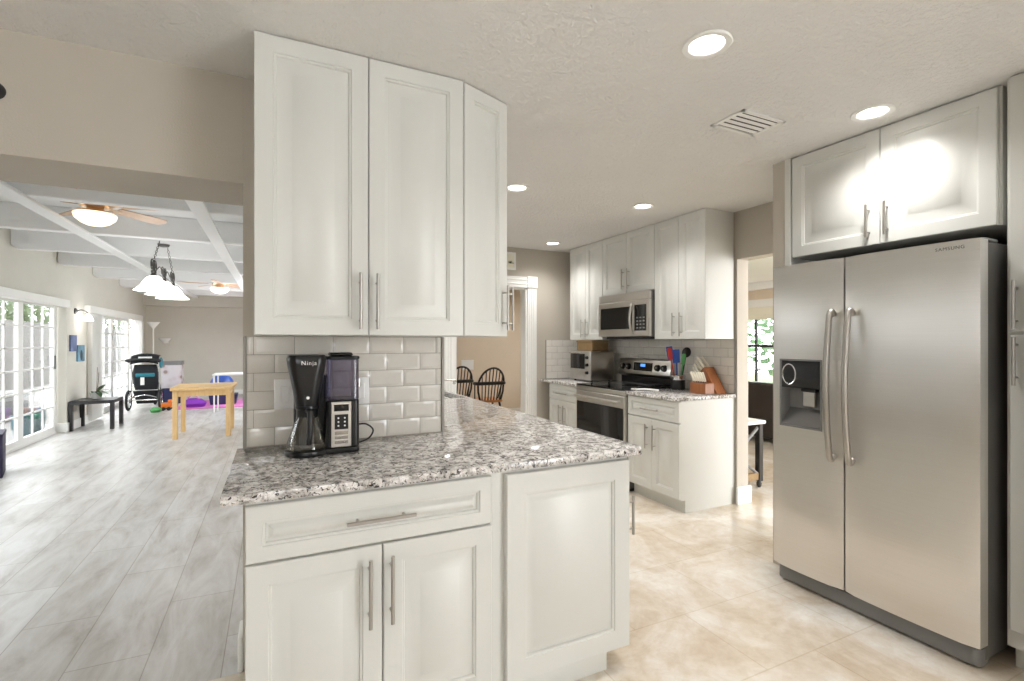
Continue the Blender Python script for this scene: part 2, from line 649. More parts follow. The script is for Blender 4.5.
# dining room
struct(B(0.735, 4.8, 8.2, 8.32, 0, ZC), 'wall_dining', WALLD)
g = B(4.7, 4.8, 5.24, 8.2, 0, 0.5).box(4.7, 4.8, 5.24, 8.2, 2.1, ZC).box(4.7, 4.8, 5.24, 5.6, .5, 2.1).box(4.7, 4.8, 7.9, 8.2, .5, 2.1)  # unseen side wall with a wide opening added to let daylight in
struct(g, 'wall_dining.001', WALLD)
# right-hand room
g = B(8.0, 8.12, -1, 5.2, 0, ZC).box(8.0, 8.12, 7.4, 9.2, 0, ZC).box(8.0, 8.12, 5.2, 7.4, 0, .45).box(8.0, 8.12, 5.2, 7.4, 2.0, ZC)
struct(g, 'wall_lounge', WALLD)
struct(B(4.8, 8.0, 8.4, 8.5, 0, ZC), 'wall_lounge.001', WALLD)
# window in the lounge
g = B(7.94, 8.0, 5.1, 5.2, .35, 2.12).box(7.94, 8.0, 7.4, 7.5, .35, 2.12).box(7.92, 8.0, 5.1, 7.5, 1.98, 2.12).box(7.92, 8.0, 5.1, 7.5, .35, .45)
wn = struct(g, 'window_1', WHITE)
g = G()
for yy in (5.75, 6.3, 6.85):
    g.box(8.03, 8.06, yy - .02, yy + .02, .45, 2.0)
g.box(8.02, 8.07, 5.2, 7.4, 1.25, 1.30)
g.make('muntin', BLACKM, wn, smooth=False)
B(8.08, 8.085, 5.2, 7.4, .45, 2.0).make('pane', PANE, wn, smooth=False)
B(7.97, 7.99, 5.2, 7.4, 1.76, 1.98).make('roller_blind', LINEN, wn, smooth=False)
struct(B(7.90, 8.0, -1, 9.0, 2.30, ZC), 'trim_1', WHITE)

# family room shell
g = B(-2.93, -2.8, 9.55, 10.95, 0, ZL).box(-2.93, -2.8, 13.9, 15.0, 0, ZL).box(-2.93, -2.8, 10.95, 13.9, 1.90, ZL).box(-2.93, -2.8, 2.69, 9.55, 1.93, ZL).box(-2.93, -2.8, 2.69, 2.9, 0, 1.93).box(-2.93, -2.8, 4.7, 5.0, 0, 1.93)
struct(g, 'wall_left', WALLF)
struct(B(-2.96, 0.62, 14.6, 14.75, 0, ZL), 'wall_back', WALLF)
struct(B(-2.8, 0.62, 14.35, 14.6, 2.22, ZL), 'wall_back.001', WALLF)
# joists across, two beams along
for i, yy in enumerate((3.5, 4.95, 6.4, 7.8, 9.19, 10.72, 12.32, 13.7)):
    g = G().prism([(-2.8, 2.50), (-2.75, 2.455), (0.62, 2.455), (0.62, ZL), (-2.8, ZL)], yy, yy + 0.10, 'y', 0.008)
    struct(g, 'trim_joist' if i == 0 else 'trim_joist.%03d' % i, BEAM)
struct(B(-1.80, -1.68, 2.69, 14.35, 2.43, 2.456, .004), 'trim_beam', BEAM)
struct(B(-0.62, -0.50, 2.69, 14.35, 2.43, 2.456, .004), 'trim_beam.001', BEAM)
# baseboards
struct(B(-0.135, -0.116, 2.295, 2.45, 0, .14, .004), 'baseboard_tiled', WHITE)
g = B(XW - .018, 3.62, 2.875, 2.897, 0, .145, .006)
struct(g, 'baseboard_range', WHITE)
g = B(-2.8, -2.78, 9.53, 10.86, 0, .14, .004).box(-2.95, -2.78, 9.535, 9.552, 0, .14, .004)
struct(g, 'baseboard_left', WHITE)
struct(B(-2.8, 0.6, 14.58, 14.6, 0, .12, .004), 'baseboard_back', WHITE)
struct(B(0.74, 4.7, 8.175, 8.2, 0, .13, .004), 'baseboard_dining', WHITE)

# far doorway casing with rosette blocks
def casing(x0, x1):
    g = B(x0, x1, YF - .018, YF, 0, 1.98)
    for k in range(3):
        xc = x0 + (x1 - x0) * (0.28 + 0.22 * k)
        g.box(xc - .012, xc + .012, YF - .024, YF - .018, 0.2, 1.97, .004)
    return g
g = casing(2.655, 2.772)
g.add(casing(1.62, 1.77).bm)
g.box(1.62, 2.772, YF - .02, YF, 1.98, 2.105).box(2.648, 2.780, YF - .032, YF, 1.975, 2.11, .006).box(1.615, 1.775, YF - .032, YF, 1.975, 2.11, .006)
g.box(1.78, 2.645, YF - .028, YF, 2.01, 2.03, .004).box(1.78, 2.645, YF - .028, YF, 2.06, 2.08, .004)
g.cyl((2.714, YF - .04, 2.04), (2.714, YF - .03, 2.04), .045, n=20).cyl((1.695, YF - .04, 2.04), (1.695, YF - .03, 2.04), .045, n=20)
g.box(2.635, 2.655, YF, YF + .13, 0, 1.98).box(1.77, 1.79, YF, YF + .13, 0, 1.98).box(1.77, 2.655, YF, YF + .13, 1.96, 1.98)
struct(g, 'trim_doorway', WHITE)
# white casing at the near end of the pantry wall
struct(B(2.63, 2.70, 0.835, 0.860, 0, ZC, .003), 'trim_pantry', WHITE)

# ================================================================== PENINSULA
YP = 1.62
t = thing('base_cabinet', 'white base cabinet with one wide drawer over two raised-panel doors under the granite peninsula', 'cabinet', (0.31, 1.95, 0))
g = B(-0.076, 0.70, YP + .021, 2.29, .10, .884).box(-0.05, 0.70, YP + .09, 2.28, 0, .10)
g.make('body', CAB, t, smooth=False)
d = G().door((-0.077, YP + .021, .704), X, -Y, .776, .167, fr=.045, sl=.012).make('drawer', CAB, t)
pull((0.309, YP, .787), X, -Y, .215).make('handle', NICKEL, d)
door_with_pull(t, (-0.077, YP + .021, .112), X, -Y, .391, .584, (0.272, YP, .557), Z, .215)
door_with_pull(t, (0.318, YP + .021, .112), X, -Y, .381, .584, (0.341, YP, .557), Z, .215)

t = thing('sink_cabinet', 'white sink base cabinet with a blank raised panel on its end', 'cabinet', (1.03, 3.3, 0))
g = B(0.70, .7371, YP + .025, 2.29, .10, .884).box(0.737, 1.312, YP + .025, 3.60, .10, .884).box(0.737, 1.312, 4.46, 5.08, .10, .884).box(0.737, 1.312, 3.6, 4.46, .10, .68).box(1.29, 1.312, 3.6, 4.46, .68, .884).box(0.74, 1.235, YP + .05, 5.08, 0, .10)
g.make('body', CAB, t, smooth=False)
G().door((0.757, YP + .024, .108), X, -Y, .556, .76, fr=.075, sl=.022, t=.026).make('end_panel', CAB, t)
y0 = YP + .03
for i, (wd, st) in enumerate(((.45, 'pull'), (.45, ''), (.40, ''), (.40, ''), (.45, ''), (.45, ''))):
    d = G().door((1.312, y0, .112), Y, X, wd - .004, .745, t=.021).make('door', CAB, t)
    pull((1.333, y0 + (.022 if i % 2 == 0 else wd - .022), .615), Z, X, .165, off=.042).make('handle', NICKEL, d)
    y0 += wd

g = G().prism([(-.1377, 1.602), (1.360, 1.602), (1.385, 1.627), (1.385, 3.60), (.737, 3.60), (.737, 2.309), (-.1377, 2.309)], .885, .914, 'z', .004, 2)
g.box(.737, 1.0, 3.5999, 5.118, .885, .9139).box(1.352, 1.385, 3.5999, 5.118, .885, .9139).box(1.0, 1.352, 3.5999, 3.65, .885, .9139).box(1.0, 1.352, 4.42, 5.118, .885, .9139)
tag(g.make('granite_countertop', GRAN), 'long speckled grey granite countertop on the peninsula running back past the sink', 'countertop')
t = thing('kitchen_sink', 'undermount sink set in the long granite countertop behind the tiled wall end', 'sink', (1.17, 4.03, .70))
g = G().rings((1.0, 3.65, .884), X, Z, .352, .77, [(0, 0), (.012, -.004), (.02, -.16), (.05, -.18)], back=False)
g.make('basin', GREYM, t)
t = thing('kitchen_faucet', 'chrome kitchen faucet with a long spout over the sink behind the tiled wall end', 'faucet', (.86, 4.05, .914))
G().lathe([(.03, .914), (.03, .93), (.018, .94), (.018, 1.0), (0, 1.0)], (.86, 4.05, 0), 16).make('base', CHROME, t)
G().tube([(.86, 4.05, .99), (.87, 4.05, 1.03), (1.05, 4.05, 1.035), (1.395, 4.10, 1.015), (1.405, 4.10, .985)], .011, 10, smooth=5).make('spout', CHROME, t)
G().tube([(.86, 4.05, 1.0), (.86, 4.05, 1.04), (.84, 4.12, 1.09)], .007, 8).make('lever', CHROME, t)


def tiles(g, gg, o, u, n, w, h, tw, th, off=0.0, bw=.011, ht=.006):
    """running-bond bevelled tiles on plane o,u,z; grout in gg"""
    o, u, n = Vector(o), Vector(u), Vector(n)
    rows = round(h / th)
    for r in range(rows):
        z0, z1 = r * th, min(h, (r + 1) * th)
        a = off - (tw / 2 if r % 2 else 0)
        while a < w:
            p, q = max(a, 0), min(a + tw, w)
            if q - p > .012:
                b = min(bw, (q - p) * .3)
                g.rings(o + u * (p + .0012) + Z * (z0 + .0012), u, n, q - p - .0024, z1 - z0 - .0024, [(0, 0), (0, ht * .35), (b, ht), (b + .001, ht)], back=False)
            a += tw
    gg.rings(o, u, n, w, h, [(0, 0), (0, ht * .25)], back=False)


t = thing('tile_backsplash', 'glossy cream subway tile backsplash behind the black coffee maker', 'backsplash', (.32, 2.307, .914))
g, gg = G(), G()
tiles(g, gg, (-.104, 2.311, .915), X, -Y, .832, .457, .156, .0762, .104 - .156)
g.make('tiles', TILE, t)
gg.make('grout', GROUT, t, smooth=False)
B(-.116, -.104, 2.300, 2.311, .915, 1.372, .002).make('edge_strip', DULL, t, 'dull metal edge strip')
B(.728, .742, 2.298, 2.311, .915, 1.372, .002).make('edge_strip', DULL, t, 'dull metal edge strip')

# ---- wall cabinets over the peninsula
YU = 1.93
t = thing('wall_cabinet', 'tall white two-door wall cabinet hanging above the coffee maker', 'cabinet', (.32, 2.12, 1.372))
B(-.064, .704, YU + .021, 2.309, 1.374, ZC - .002).make('body', CAB, t, smooth=False)
door_with_pull(t, (-.064, YU + .021, 1.374), X, -Y, .3855, ZC - 1.378, (.290, YU, 1.502), Z, .21)
door_with_pull(t, (.3245, YU + .021, 1.374), X, -Y, .380, ZC - 1.378, (.352, YU, 1.502), Z, .21)
t = thing('angled_wall_cabinet', 'narrow angled white wall cabinet closing the end of the cabinet row', 'cabinet', (.83, 2.15, 1.372))
pA, pB = Vector((.707, 1.936, 0)), Vector((.957, 2.040, 0))
u = (pB - pA).normalized()
nn = Vector((u.y, -u.x, 0))
iA, iB = pA - nn * .021, pB - nn * .021
G().prism([(.706, iA.y + .004), (.934, iB.y - .006), (.934, 2.309), (.706, 2.309)], 1.374, ZC - .002).make('body', CAB, t, smooth=False)
wA = (pB - pA).length
o = iA + u * .007 + Z * 1.374
door_with_pull(t, o, u, nn, wA - .007, ZC - 1.378, o + u * (wA - .039) + nn * .021 + Z * .128, Z, .2, fr=.055)
sd = door_with_pull(t, (.935, 2.062, 1.374), Y, X, .245, ZC - 1.378, fr=.055)
pull((.956, 2.076, 1.502), Z, X, .2, off=.046).make('handle', NICKEL, sd)


# ---- switch plates
def plate(x0, x1, z0, z1, rock, label):
    t = thing('switch_plate', label, 'switch', ((x0 + x1) / 2, 2.305, (z0 + z1) / 2))
    G().rings((x0, 2.305, z0), X, -Y, x1 - x0, z1 - z0, [(0, 0), (0, .003), (.004, .006)]).make('plate', PLASTIC_W, t)
    for r in rock:
        G().rings((r - .017, 2.2985, (z0 + z1) / 2 - .034), X, -Y, .034, .068, [(0, 0), (0, .002), (.003, .005)]).make('rocker', PLASTIC_W, t)
    return t
plate(-.001, .080, 1.066, 1.192, (.040,), 'white switch plate on the tiles behind the black brew head')
t = plate(.312, .388, 1.070, 1.19, (.35,), 'white outlet plate on the tiles behind the smoky water tank')

# ---- coffee maker, built about (0.17, 2.10, counter)
t = thing('coffee_maker', 'black drip coffee maker with glass carafe and smoky water tank on the granite peninsula', 'coffee maker', (.17, 2.10, .915))
ox, oy, oz = .17, 2.10, .915
def P(x, y, z): return (ox + x, oy + y, oz + z)
def rrect(x0, x1, y0, y1, r, n=6):
    pts = []
    for cx, cy, a0 in ((x1 - r, y1 - r, 0), (x0 + r, y1 - r, 90), (x0 + r, y0 + r, 180), (x1 - r, y0 + r, 270)):
        for k in range(n + 1):
            a = math.radians(a0 + 90 * k / n)
            pts.append((cx + r * math.cos(a), cy + r * math.sin(a)))
    return pts
def off(poly): return [(ox + a, oy + b) for a, b in poly]
def loft(g, secs, M=None):
    """secs: list of (poly2d, z) with equal counts -> closed lofted solid"""
    b = bmesh.new()
    R = [[b.verts.new((p[0], p[1], z)) for p in poly] for poly, z in secs]
    n = len(R[0])
    for a, q in zip(R, R[1:]):
        for k in range(n):
            j = (k + 1) % n
            b.faces.new((a[k], a[j], q[j], q[k]))
    b.faces.new(R[0])
    b.faces.new(R[-1])
    bmesh.ops.recalc_face_normals(b, faces=list(b.faces))
    return g.add(b, M)
# base: disc under the carafe joined to a foot under the tower
g = G().prism(off([(-.055 + .082 * math.cos(a), -.02 + .082 * math.sin(a)) for a in [2 * PI * k / 32 for k in range(32)]]), oz, oz + .022, 'z', .005, 2)
g.prism(off(rrect(-.06, .137, -.07, .10, .02)), oz, oz + .020, 'z', .004, 2)
g.make('base', BLACK, t)
g = G().prism(off(rrect(.012, .137, -.055, .10, .016)), oz + .02, oz + .205, 'z', .003)
g.prism(off(rrect(-.10, .02, .045, .10, .012)), oz + .02, oz + .3, 'z', .003)
g.make('tower', BLACK, t)
h = G()
loft(h, [(off(rrect(-.098, -.014, -.062, .05, .034)), oz + .188), (off(rrect(-.104, -.008, -.072, .06, .036)), oz + .235),
         (off(rrect(-.124, .010, -.084, .085, .036)), oz + .34), (off(rrect(-.128, .014, -.088, .10, .036)), oz + .368),
         (off(rrect(-.122, .008, -.082, .095, .034)), oz + .384)])
hd = h.make('brew_head', BLACK, t)
text_mesh('Ninja', .022, Matrix.Translation(P(-.052, -.0885, .354)) @ Matrix.Rotation(PI / 2, 4, 'X'), 'lettering', PLASTIC_W, hd)
G().cyl(P(-.055, -.075, .222), P(-.055, -.068, .222), .006, n=10).make('drip_stop', PLASTIC_W, hd)
# water tank
g = G().prism(off(rrect(.020, .137, -.055, .085, .022)), oz + .206, oz + .365, 'z', .003)
rs = g.make('water_tank', RESV, t)
G().prism(off(rrect(.018, .140, -.058, .09, .022)), oz + .365, oz + .378, 'z', .003).box(ox + .03, ox + .115, oy - .03, oy + .08, oz + .378, oz + .392, .005).make('tank_lid', BLACK, t)
# control panel
p = G().rings(P(.03, -.055, .022), X, -Y, .075, .178, [(0, 0), (0, .002), (.002, .004)]).make('control_panel', STEEL2, t, 'silver control panel')
G().rings(P(.040, -.059, .163), X, -Y, .055, .026, [(0, 0), (0, .001)]).make('display', DARKGLASS, p)
g = G().rings(P(.042, -.059, .092), X, -Y, .051, .058, [(0, 0), (0, .001)])
g.make('button_field', BLACK, p)
for kx in (.056, .080):
    for kz in (.106, .121, .136):
        G().cyl(P(kx, -.0595, kz), P(kx, -.062, kz), .0035, n=8).make('button', PLASTIC_W, p)
for kz in (.036, .054, .072):
    G().rings(P(.043, -.059, kz), X, -Y, .049, .013, [(0, 0), (0, .0022), (.001, .003)]).make('brew_bar', CHROME, p)
# carafe
cc = P(-.055, -.02, 0)
cz = oz + .0225
cf = G().lathe([(0, .0), (.073, .0), (.077, .006), (.074, .02), (.05, .09), (.036, .132), (.036, .15)], (cc[0], cc[1], cz), 32).make('carafe', CARAFE, t, 'clear glass carafe')
G().lathe([(.0385, .118), (.0385, .15), (.044, .156), (.044, .165), (0, .165)], (cc[0], cc[1], cz), 28).make('collar', BLACK, cf)
G().tube([(cc[0], cc[1] - .037, cz + .150), (cc[0] + .004, cc[1] - .075, cz + .150), (cc[0] + .006, cc[1] - .088, cz + .125), (cc[0] + .004, cc[1] - .088, cz + .06), (cc[0] + .002, cc[1] - .084, cz + .03)], .0105, 10, smooth=5).make('handle', BLACK, cf)
# silver clip on the tank and the cord
G().lathe([(.007, 0), (.007, .03), (0, .03)], P(.139, -.02, .255), 10).make('scoop_clip', CHROME, t)
G().tube([P(.137, .04, .09), P(.175, .03, .092), P(.205, .03, .065), P(.19, .05, .028), P(.15, .06, .012), P(.09, .09, .006)], .0035, 8, smooth=6).make('power_cord', BLACKM, t)

# ================================================================== RANGE WALL
XB, XU = 2.848, 3.133
def base_unit(y0, y1, label, side=False):
    t = thing('base_cabinet', label, 'cabinet', ((XB + XW) / 2, (y0 + y1) / 2, 0))
    g = B(XB + .021, XW - .002, y0 + (.02 if side else 0), y1, .10, .884).box(XB + .075, XW - .002, y0 + (.02 if side else 0), y1, 0, .10)
    g.make('body', CAB, t, smooth=False)
    if side:
        G().prism([(XB + .021, .10), (XB + .07, .10), (XB + .07, 0), (XW - .002, 0), (XW - .002, .884), (XB + .021, .884)], y0, y0 + .02, 'y').make('side_panel', CAB, t, smooth=False)
    w = y1 - y0
    d = G().door((XB + .021, y0, .712), Y, -X, w - .002, .163, fr=.04, sl=.012).make('drawer', CAB, t)
    pull((XB, (y0 + y1) / 2, .785), Y, -X, .21).make('handle', NICKEL, d)
    door_with_pull(t, (XB + .021, y0, .112), Y, -X, w / 2 - .002, .592, (XB, (y0 + y1) / 2 - .045, .555), Z, .205)
    door_with_pull(t, (XB + .021, y0 + w / 2, .112), Y, -X, w / 2 - .002, .592, (XB, (y0 + y1) / 2 + .045, .555), Z, .205)
    return t
YR0, YR1 = 3.545, 4.335
base_unit(2.922, YR0 - .003, 'white base cabinet below the knife blocks with a bare side panel', True)
base_unit(YR1 + .003, 4.94, 'white base cabinet below the toaster oven in the far kitchen corner')
g = G().prism([(XB - .03, 2.905), (XW - .002, 2.905), (XW - .002, YR0 - .002), (XB - .03, YR0 - .002)], .885, .914, 'z', .004, 2)
tag(g.make('granite_countertop', GRAN), 'short granite countertop carrying the knife blocks beside the range', 'countertop')
g = G().prism([(XB - .03, YR1 + .002), (XW - .002, YR1 + .002), (XW - .002, YF - .003), (XB - .03, YF - .003)], .885, .914, 'z', .004, 2)
tag(g.make('granite_countertop', GRAN), 'short granite countertop under the toaster oven in the far corner', 'countertop')
t = thing('tile_backsplash', 'long cream subway tile backsplash behind the range and toaster oven', 'backsplash', (XW, 4.0, .914))
g, gg = G(), G()
tiles(g, gg, (XW - .001, YF, .915), -Y, -X, YF - 2.922, .457, .1524, .0762, 0, .008, .005)
tiles(g, gg, (2.907, YF - .001, .915), X, -Y, XW - 2.907 - .008, .457, .1524, .0762, 0, .008, .005)
g.make('tiles', TILE, t)
gg.make('grout', GROUT, t, smooth=False)
B(2.899, 2.907, YF - .01, YF - .001, .915, 1.372).make('edge_strip', DULL, t, 'dull metal edge strip')
B(XW - .010, XW - .001, 2.914, 2.922, .915, 1.372).make('edge_strip', DULL, t, 'dull metal edge strip')

def upper_unit(y0, y1, z0, label, pz, pl=.2):
    t = thing('wall_cabinet', label, 'cabinet', ((XU + XW) / 2, (y0 + y1) / 2, z0))
    B(XU + .021, XW - .012, y0, y1, z0 + .002, ZC - .002).make('body', CAB, t, smooth=False)
    w = y1 - y0
    for k in (0, 1):
        door_with_pull(t, (XU + .021, y0 + k * w / 2 + .001, z0 + .002), Y, -X, w / 2 - .003, ZC - .006 - z0, (XU, (y0 + y1) / 2 + (.042 if k else -.042), pz), Z, pl)
    return t
upper_unit(2.922, 3.515, 1.372, 'tall white two-door wall cabinet hanging above the knife blocks', 1.50)
upper_unit(3.517, 4.305, 1.83, 'short white two-door wall cabinet mounted directly above the microwave', 1.97, .2)
upper_unit(4.307, 4.95, 1.372, 'tall white two-door wall cabinet hanging above the toaster oven', 1.50)

# ---- microwave
t = thing('microwave_oven', 'stainless over-the-range microwave with dark window and curved handle', 'microwave', (3.25, 3.91, 1.39))
mx0, my0, my1, mz0, mz1 = 3.075, 3.522, 4.300, 1.400, 1.825
B(mx0 + .03, XW - .014, my0 + .002, my1 - .002, mz0, mz1, .003).make('body', GREYM, t)
B(mx0 + .004, mx0 + .03, my0, my1, mz1 - .075, mz1, .003).make('vent_grille', STEEL2, t)
d = G().rings((mx0 + .03, my0 + .0, mz0 + .004), Y, -X, my1 - my0, mz1 - mz0 - .083, [(0, 0), (0, .026), (.004, .030)]).make('door', STEEL2, t)
G().rings((mx0, my0 + .235, mz0 + .075), Y, -X, .50, .215, [(0, 0), (0, .0015), (.004, .002)]).make('window', DARKGLASS, d)
G().rings((mx0, my0 + .035, mz0 + .055), Y, -X, .165, .245, [(0, 0), (0, .0015), (.004, .002)]).make('control_panel', DARKGLASS, d)
G().tube([(mx0 + .003, my0 + .215, mz0 + .035), (mx0 - .025, my0 + .215, mz0 + .05), (mx0 - .045, my0 + .215, mz0 + .165), (mx0 - .025, my0 + .215, mz0 + .29), (mx0 + .003, my0 + .215, mz0 + .31)], .013, 10, smooth=6).make('handle', STEEL2, d)
for k in range(12):
    B(mx0 - .004, mx0 - .001, my0 + .055 + (k % 3) * .045, my0 + .08 + (k % 3) * .045, mz0 + .075 + (k // 3) * .032, mz0 + .088 + (k // 3) * .032).make('key', GREYP, d)
B(mx0 + .06, XW - .05, my0 + .06, my1 - .06, mz0 - .022, mz0).make('underside_filter', BLACKM, t)

# ---- range
t = thing('electric_range', 'stainless electric range with black glass cooktop and oven door', 'stove', (3.12, 3.94, 0))
rx = 2.818
B(rx + .035, XW - .012, YR0 + .002, YR1 - .002, .03, .905, .003).make('body', GREYM, t)
G().prism(rrect(rx + .01, XW - .08, YR0 + .001, YR1 - .001, .008), .905, .922, 'z', .004, 2).make('cooktop', DARKGLASS, t)
B(rx + .008, rx + .035, YR0 + .002, YR1 - .002, .862, .905, .004).make('front_rail', STEEL2, t)
d = G().rings((rx + .034, YR0 + .003, .245), Y, -X, YR1 - YR0 - .006, .612, [(0, 0), (0, .028), (.005, .034)]).make('oven_door', STEEL2, t)
G().rings((rx, YR0 + .02, .275), Y, -X, YR1 - YR0 - .04, .475, [(0, 0), (0, .002), (.004, .003)]).make('window', DARKGLASS, d)
g = G().tube([(rx - .045, YR0 + .04, .805), (rx - .045, YR1 - .04, .805)], .014, 12)
for yy in (YR0 + .07, YR1 - .07):
    g.box(rx - .045, rx + .004, yy - .012, yy + .012, .793, .817, .003)
g.make('handle', STEEL2, d)
dr = G().rings((rx + .034, YR0 + .003, .06), Y, -X, YR1 - YR0 - .006, .178, [(0, 0), (0, .028), (.005, .034)]).make('drawer', STEEL2, t)
B(rx + .05, XW - .03, YR0 + .02, YR1 - .02, .0, .03).make('foot_plinth', BLACKM, t)
b2 = G()
prof = [(3.405, .922), (XW - .014, .922), (XW - .014, 1.178), (3.388, 1.178), (3.372, 1.168), (3.352, 1.025), (3.362, 1.012), (3.405, .99)]
b2.prism(prof, YR0 + .004, YR1 - .004, 'y', .002)
bgp = b2.make('backguard', STEEL2, t)
B(3.396, 3.406, YR0 + .01, YR1 - .01, .924, .998).make('vent_panel', BLACK, bgp)
tx = Vector((3.352 - 3.372, 0, 1.025 - 1.168)).normalized()
nb = Vector((-(1.168 - 1.025), 0, 3.372 - 3.352)).normalized()
def bgpt(y, f): return Vector((3.352 + .02 * f, y, 1.025 + .143 * f))
for yy in (YR0 + .085, YR0 + .175, YR1 - .175, YR1 - .085):
    c = bgpt(yy, .48)
    k = G().cyl(c, c + nb * .026, .034, .028, 20).make('knob', BLACK, bgp)
    G().cyl(c + nb * .0255, c + nb * .0275, .012, n=12).make('knob_mark', GREYP, k)
c0, c1 = bgpt(YR0 + .27, .2), bgpt(YR0 + .27, .8)
b = bmesh.new()
hw = [bgpt(YR0 + .255, .22) + nb * .002, bgpt(YR1 - .255, .22) + nb * .002, bgpt(YR1 - .255, .80) + nb * .002, bgpt(YR0 + .255, .80) + nb * .002]
vs_ = [b.verts.new(p) for p in hw] + [b.verts.new(p - nb * .004) for p in hw]
for f in ((0, 1, 2, 3), (7, 6, 5, 4), (0, 4, 5, 1), (1, 5, 6, 2), (2, 6, 7, 3), (3, 7, 4, 0)):
    b.faces.new([vs_[i] for i in f])
dp = G().add(b).make('display', DARKGLASS, bgp, smooth=False)
b = bmesh.new()
hw = [bgpt(3.905, .52) + nb * .0035, bgpt(3.975, .52) + nb * .0035, bgpt(3.975, .72) + nb * .0035, bgpt(3.905, .72) + nb * .0035]
vs_ = [b.verts.new(p) for p in hw] + [b.verts.new(p - nb * .002) for p in hw]
for f in ((0, 1, 2, 3), (7, 6, 5, 4), (0, 4, 5, 1), (1, 5, 6, 2), (2, 6, 7, 3), (3, 7, 4, 0)):
    b.faces.new([vs_[i] for i in f])
G().add(b).make('clock', E_DISP, dp, smooth=False)
for (bx, by, br_) in ((2.98, 3.74, .10), (2.98, 4.14, .08), (3.24, 3.74, .08), (3.24, 4.14, .11)):
    G().lathe([(br_ - .004, .9222), (br_ - .004, .9226), (br_, .9226), (br_, .9222)], (bx, by, 0), 36).make('burner_ring', GREYP, t)

# spoon rest and dark griddle pan on the cooktop edge
t = thing('frying_pan', 'long black griddle pan lying along the back of the cooktop', 'pan', (3.30, 3.86, .923))
G().prism(rrect(3.215, 3.372, 3.66, 4.10, .03), .9235, .945, 'z', .006, 2).make('pan_body', BLACKM, t)
G().box(3.28, 3.31, 3.565, 3.665, .935, .947, .004).make('handle', BLACK, t)
t = thing('serving_spoon', 'white spoon resting on the counter edge in front of the range', 'spoon', (2.98, 3.47, .915))
G().tube([(2.93, 3.535, .922), (3.00, 3.47, .926), (3.08, 3.40, .920)], [.009, .007], 8, smooth=4).make('handle', PLASTIC_W, t)
G().ball((2.915, 3.548, .924), .022, (1, 1, .35), 12).make('bowl', PLASTIC_W, t)

# ---- toaster oven
t = thing('toaster_oven', 'stainless toaster oven with glass door and three knobs in the far counter corner', 'toaster oven', (3.21, 4.62, .914))
# front faces -X and slightly towards the room; box built square to the wall
ax0, ax1, ay0, ay1, az0, az1 = 3.05, 3.37, 4.42, 4.82, .935, 1.25
B(ax0 + .02, ax1, ay0, ay1, az0, az1, .012, 2).make('body', STEEL3, t)
fp = G().rings((ax0 + .02, ay0, az0), Y, -X, ay1 - ay0, az1 - az0, [(0, 0), (0, .012), (.006, .016)]).make('front_panel', STEEL2, t)
G().rings((ax0 + .004, ay0 + .105, az0 + .12), Y, -X, .275, .165, [(0, 0), (0, .006), (.004, .008)]).make('glass_door', DARKGLASS, fp)
G().tube([(ax0 - .022, ay0 + .12, az0 + .292), (ax0 - .022, ay0 + .365, az0 + .292)], .007, 8).make('handle', CHROME, fp)
G().rings((ax0 + .004, ay0 + .10, az0 + .025), Y, -X, .28, .07, [(0, 0), (0, .006), (.004, .008)]).make('crumb_drawer', STEEL2, fp)
for kz in (.06, .145, .225):
    G().cyl((ax0 + .006, ay0 + .05, az0 + kz + .02), (ax0 - .018, ay0 + .05, az0 + kz + .02), .018, .016, 16).make('knob', BLACK, fp)
for fx in (ax0 + .05, ax1 - .04):
    for fy in (ay0 + .04, ay1 - .04):
        G().cyl((fx, fy, .9145), (fx, fy, az0 + .002), .012, n=10).make('foot', BLACKM, t)
t = thing('wooden_box', 'brown wooden box sitting on top of the toaster oven', 'box', (3.23, 4.62, 1.2505))
B(3.12, 3.34, 4.48, 4.78, 1.2505, 1.345, .004).make('body', CARTON, t)
B(3.115, 3.345, 4.475, 4.785, 1.345, 1.367, .004).make('lid', CARTON, t)

# ---- utensil crock
cx, cy = 3.335, 3.43
t = thing('utensil_crock', 'black and steel utensil crock beside the range', 'crock', (cx, cy, .915))
G().lathe([(0, .915), (.062, .915), (.064, .92), (.064, 1.005), (.058, 1.005), (.058, .925), (0, .925)], (cx, cy, 0), 24).make('pot', BLACK, t)
G().lathe([(.0645, 1.003), (.066, 1.006), (.066, 1.045), (.0635, 1.048), (.058, 1.048), (.058, 1.003)], (cx, cy, 0), 24).make('rim_band', CHROME, t)
def utensil(dx, dy, lx, ly, z1, hw, hh, m, kind, label):
    t = thing('kitchen_utensil', label, 'utensil', (cx + dx, cy + dy, .93), 'cooking utensils in the crock')
    p0 = Vector((cx + dx, cy + dy, .93))
    p1 = Vector((cx + lx, cy + ly, z1 - hh * .7))
    G().tube([p0, p1], .006, 8).make('handle', m, t)
    d = (p1 - p0).normalized()
    g = G()
    if kind == 'spoon':
        g.ball((0, 0, 0), 1.0, (hw, .012, hh), 14)
    else:
        g.box(-hw, hw, -.006, .006, -hh, hh, .005)
    wx = Vector((.9014, -.433, 0))
    wx = (wx - d * wx.dot(d)).normalized()
    wy = d.cross(wx)
    M = Matrix.Translation(p1 + d * hh * .8) @ Matrix((wx, wy, d)).transposed().to_4x4()
    g.xf(M).make('head', m, t)
def ut(deg, *a):
    c_, s_ = math.cos(math.radians(deg)), math.sin(math.radians(deg))
    utensil(.018 * c_, .018 * s_, .068 * c_, .068 * s_, *a)
ut(110, 1.24, .030, .062, BLUEP, 'sp', 'deep blue spatula at the range side of the utensil crock')
ut(165, 1.235, .022, .056, REDP, 'sp', 'red spatula standing in the crock between blue ones')
ut(215, 1.215, .032, .062, BLUE, 'sp', 'wide blue spatula leaning out at the front of the crock')
ut(320, 1.25, .042, .048, BLACK, 'spoon', 'black ladle topping the utensil crock')
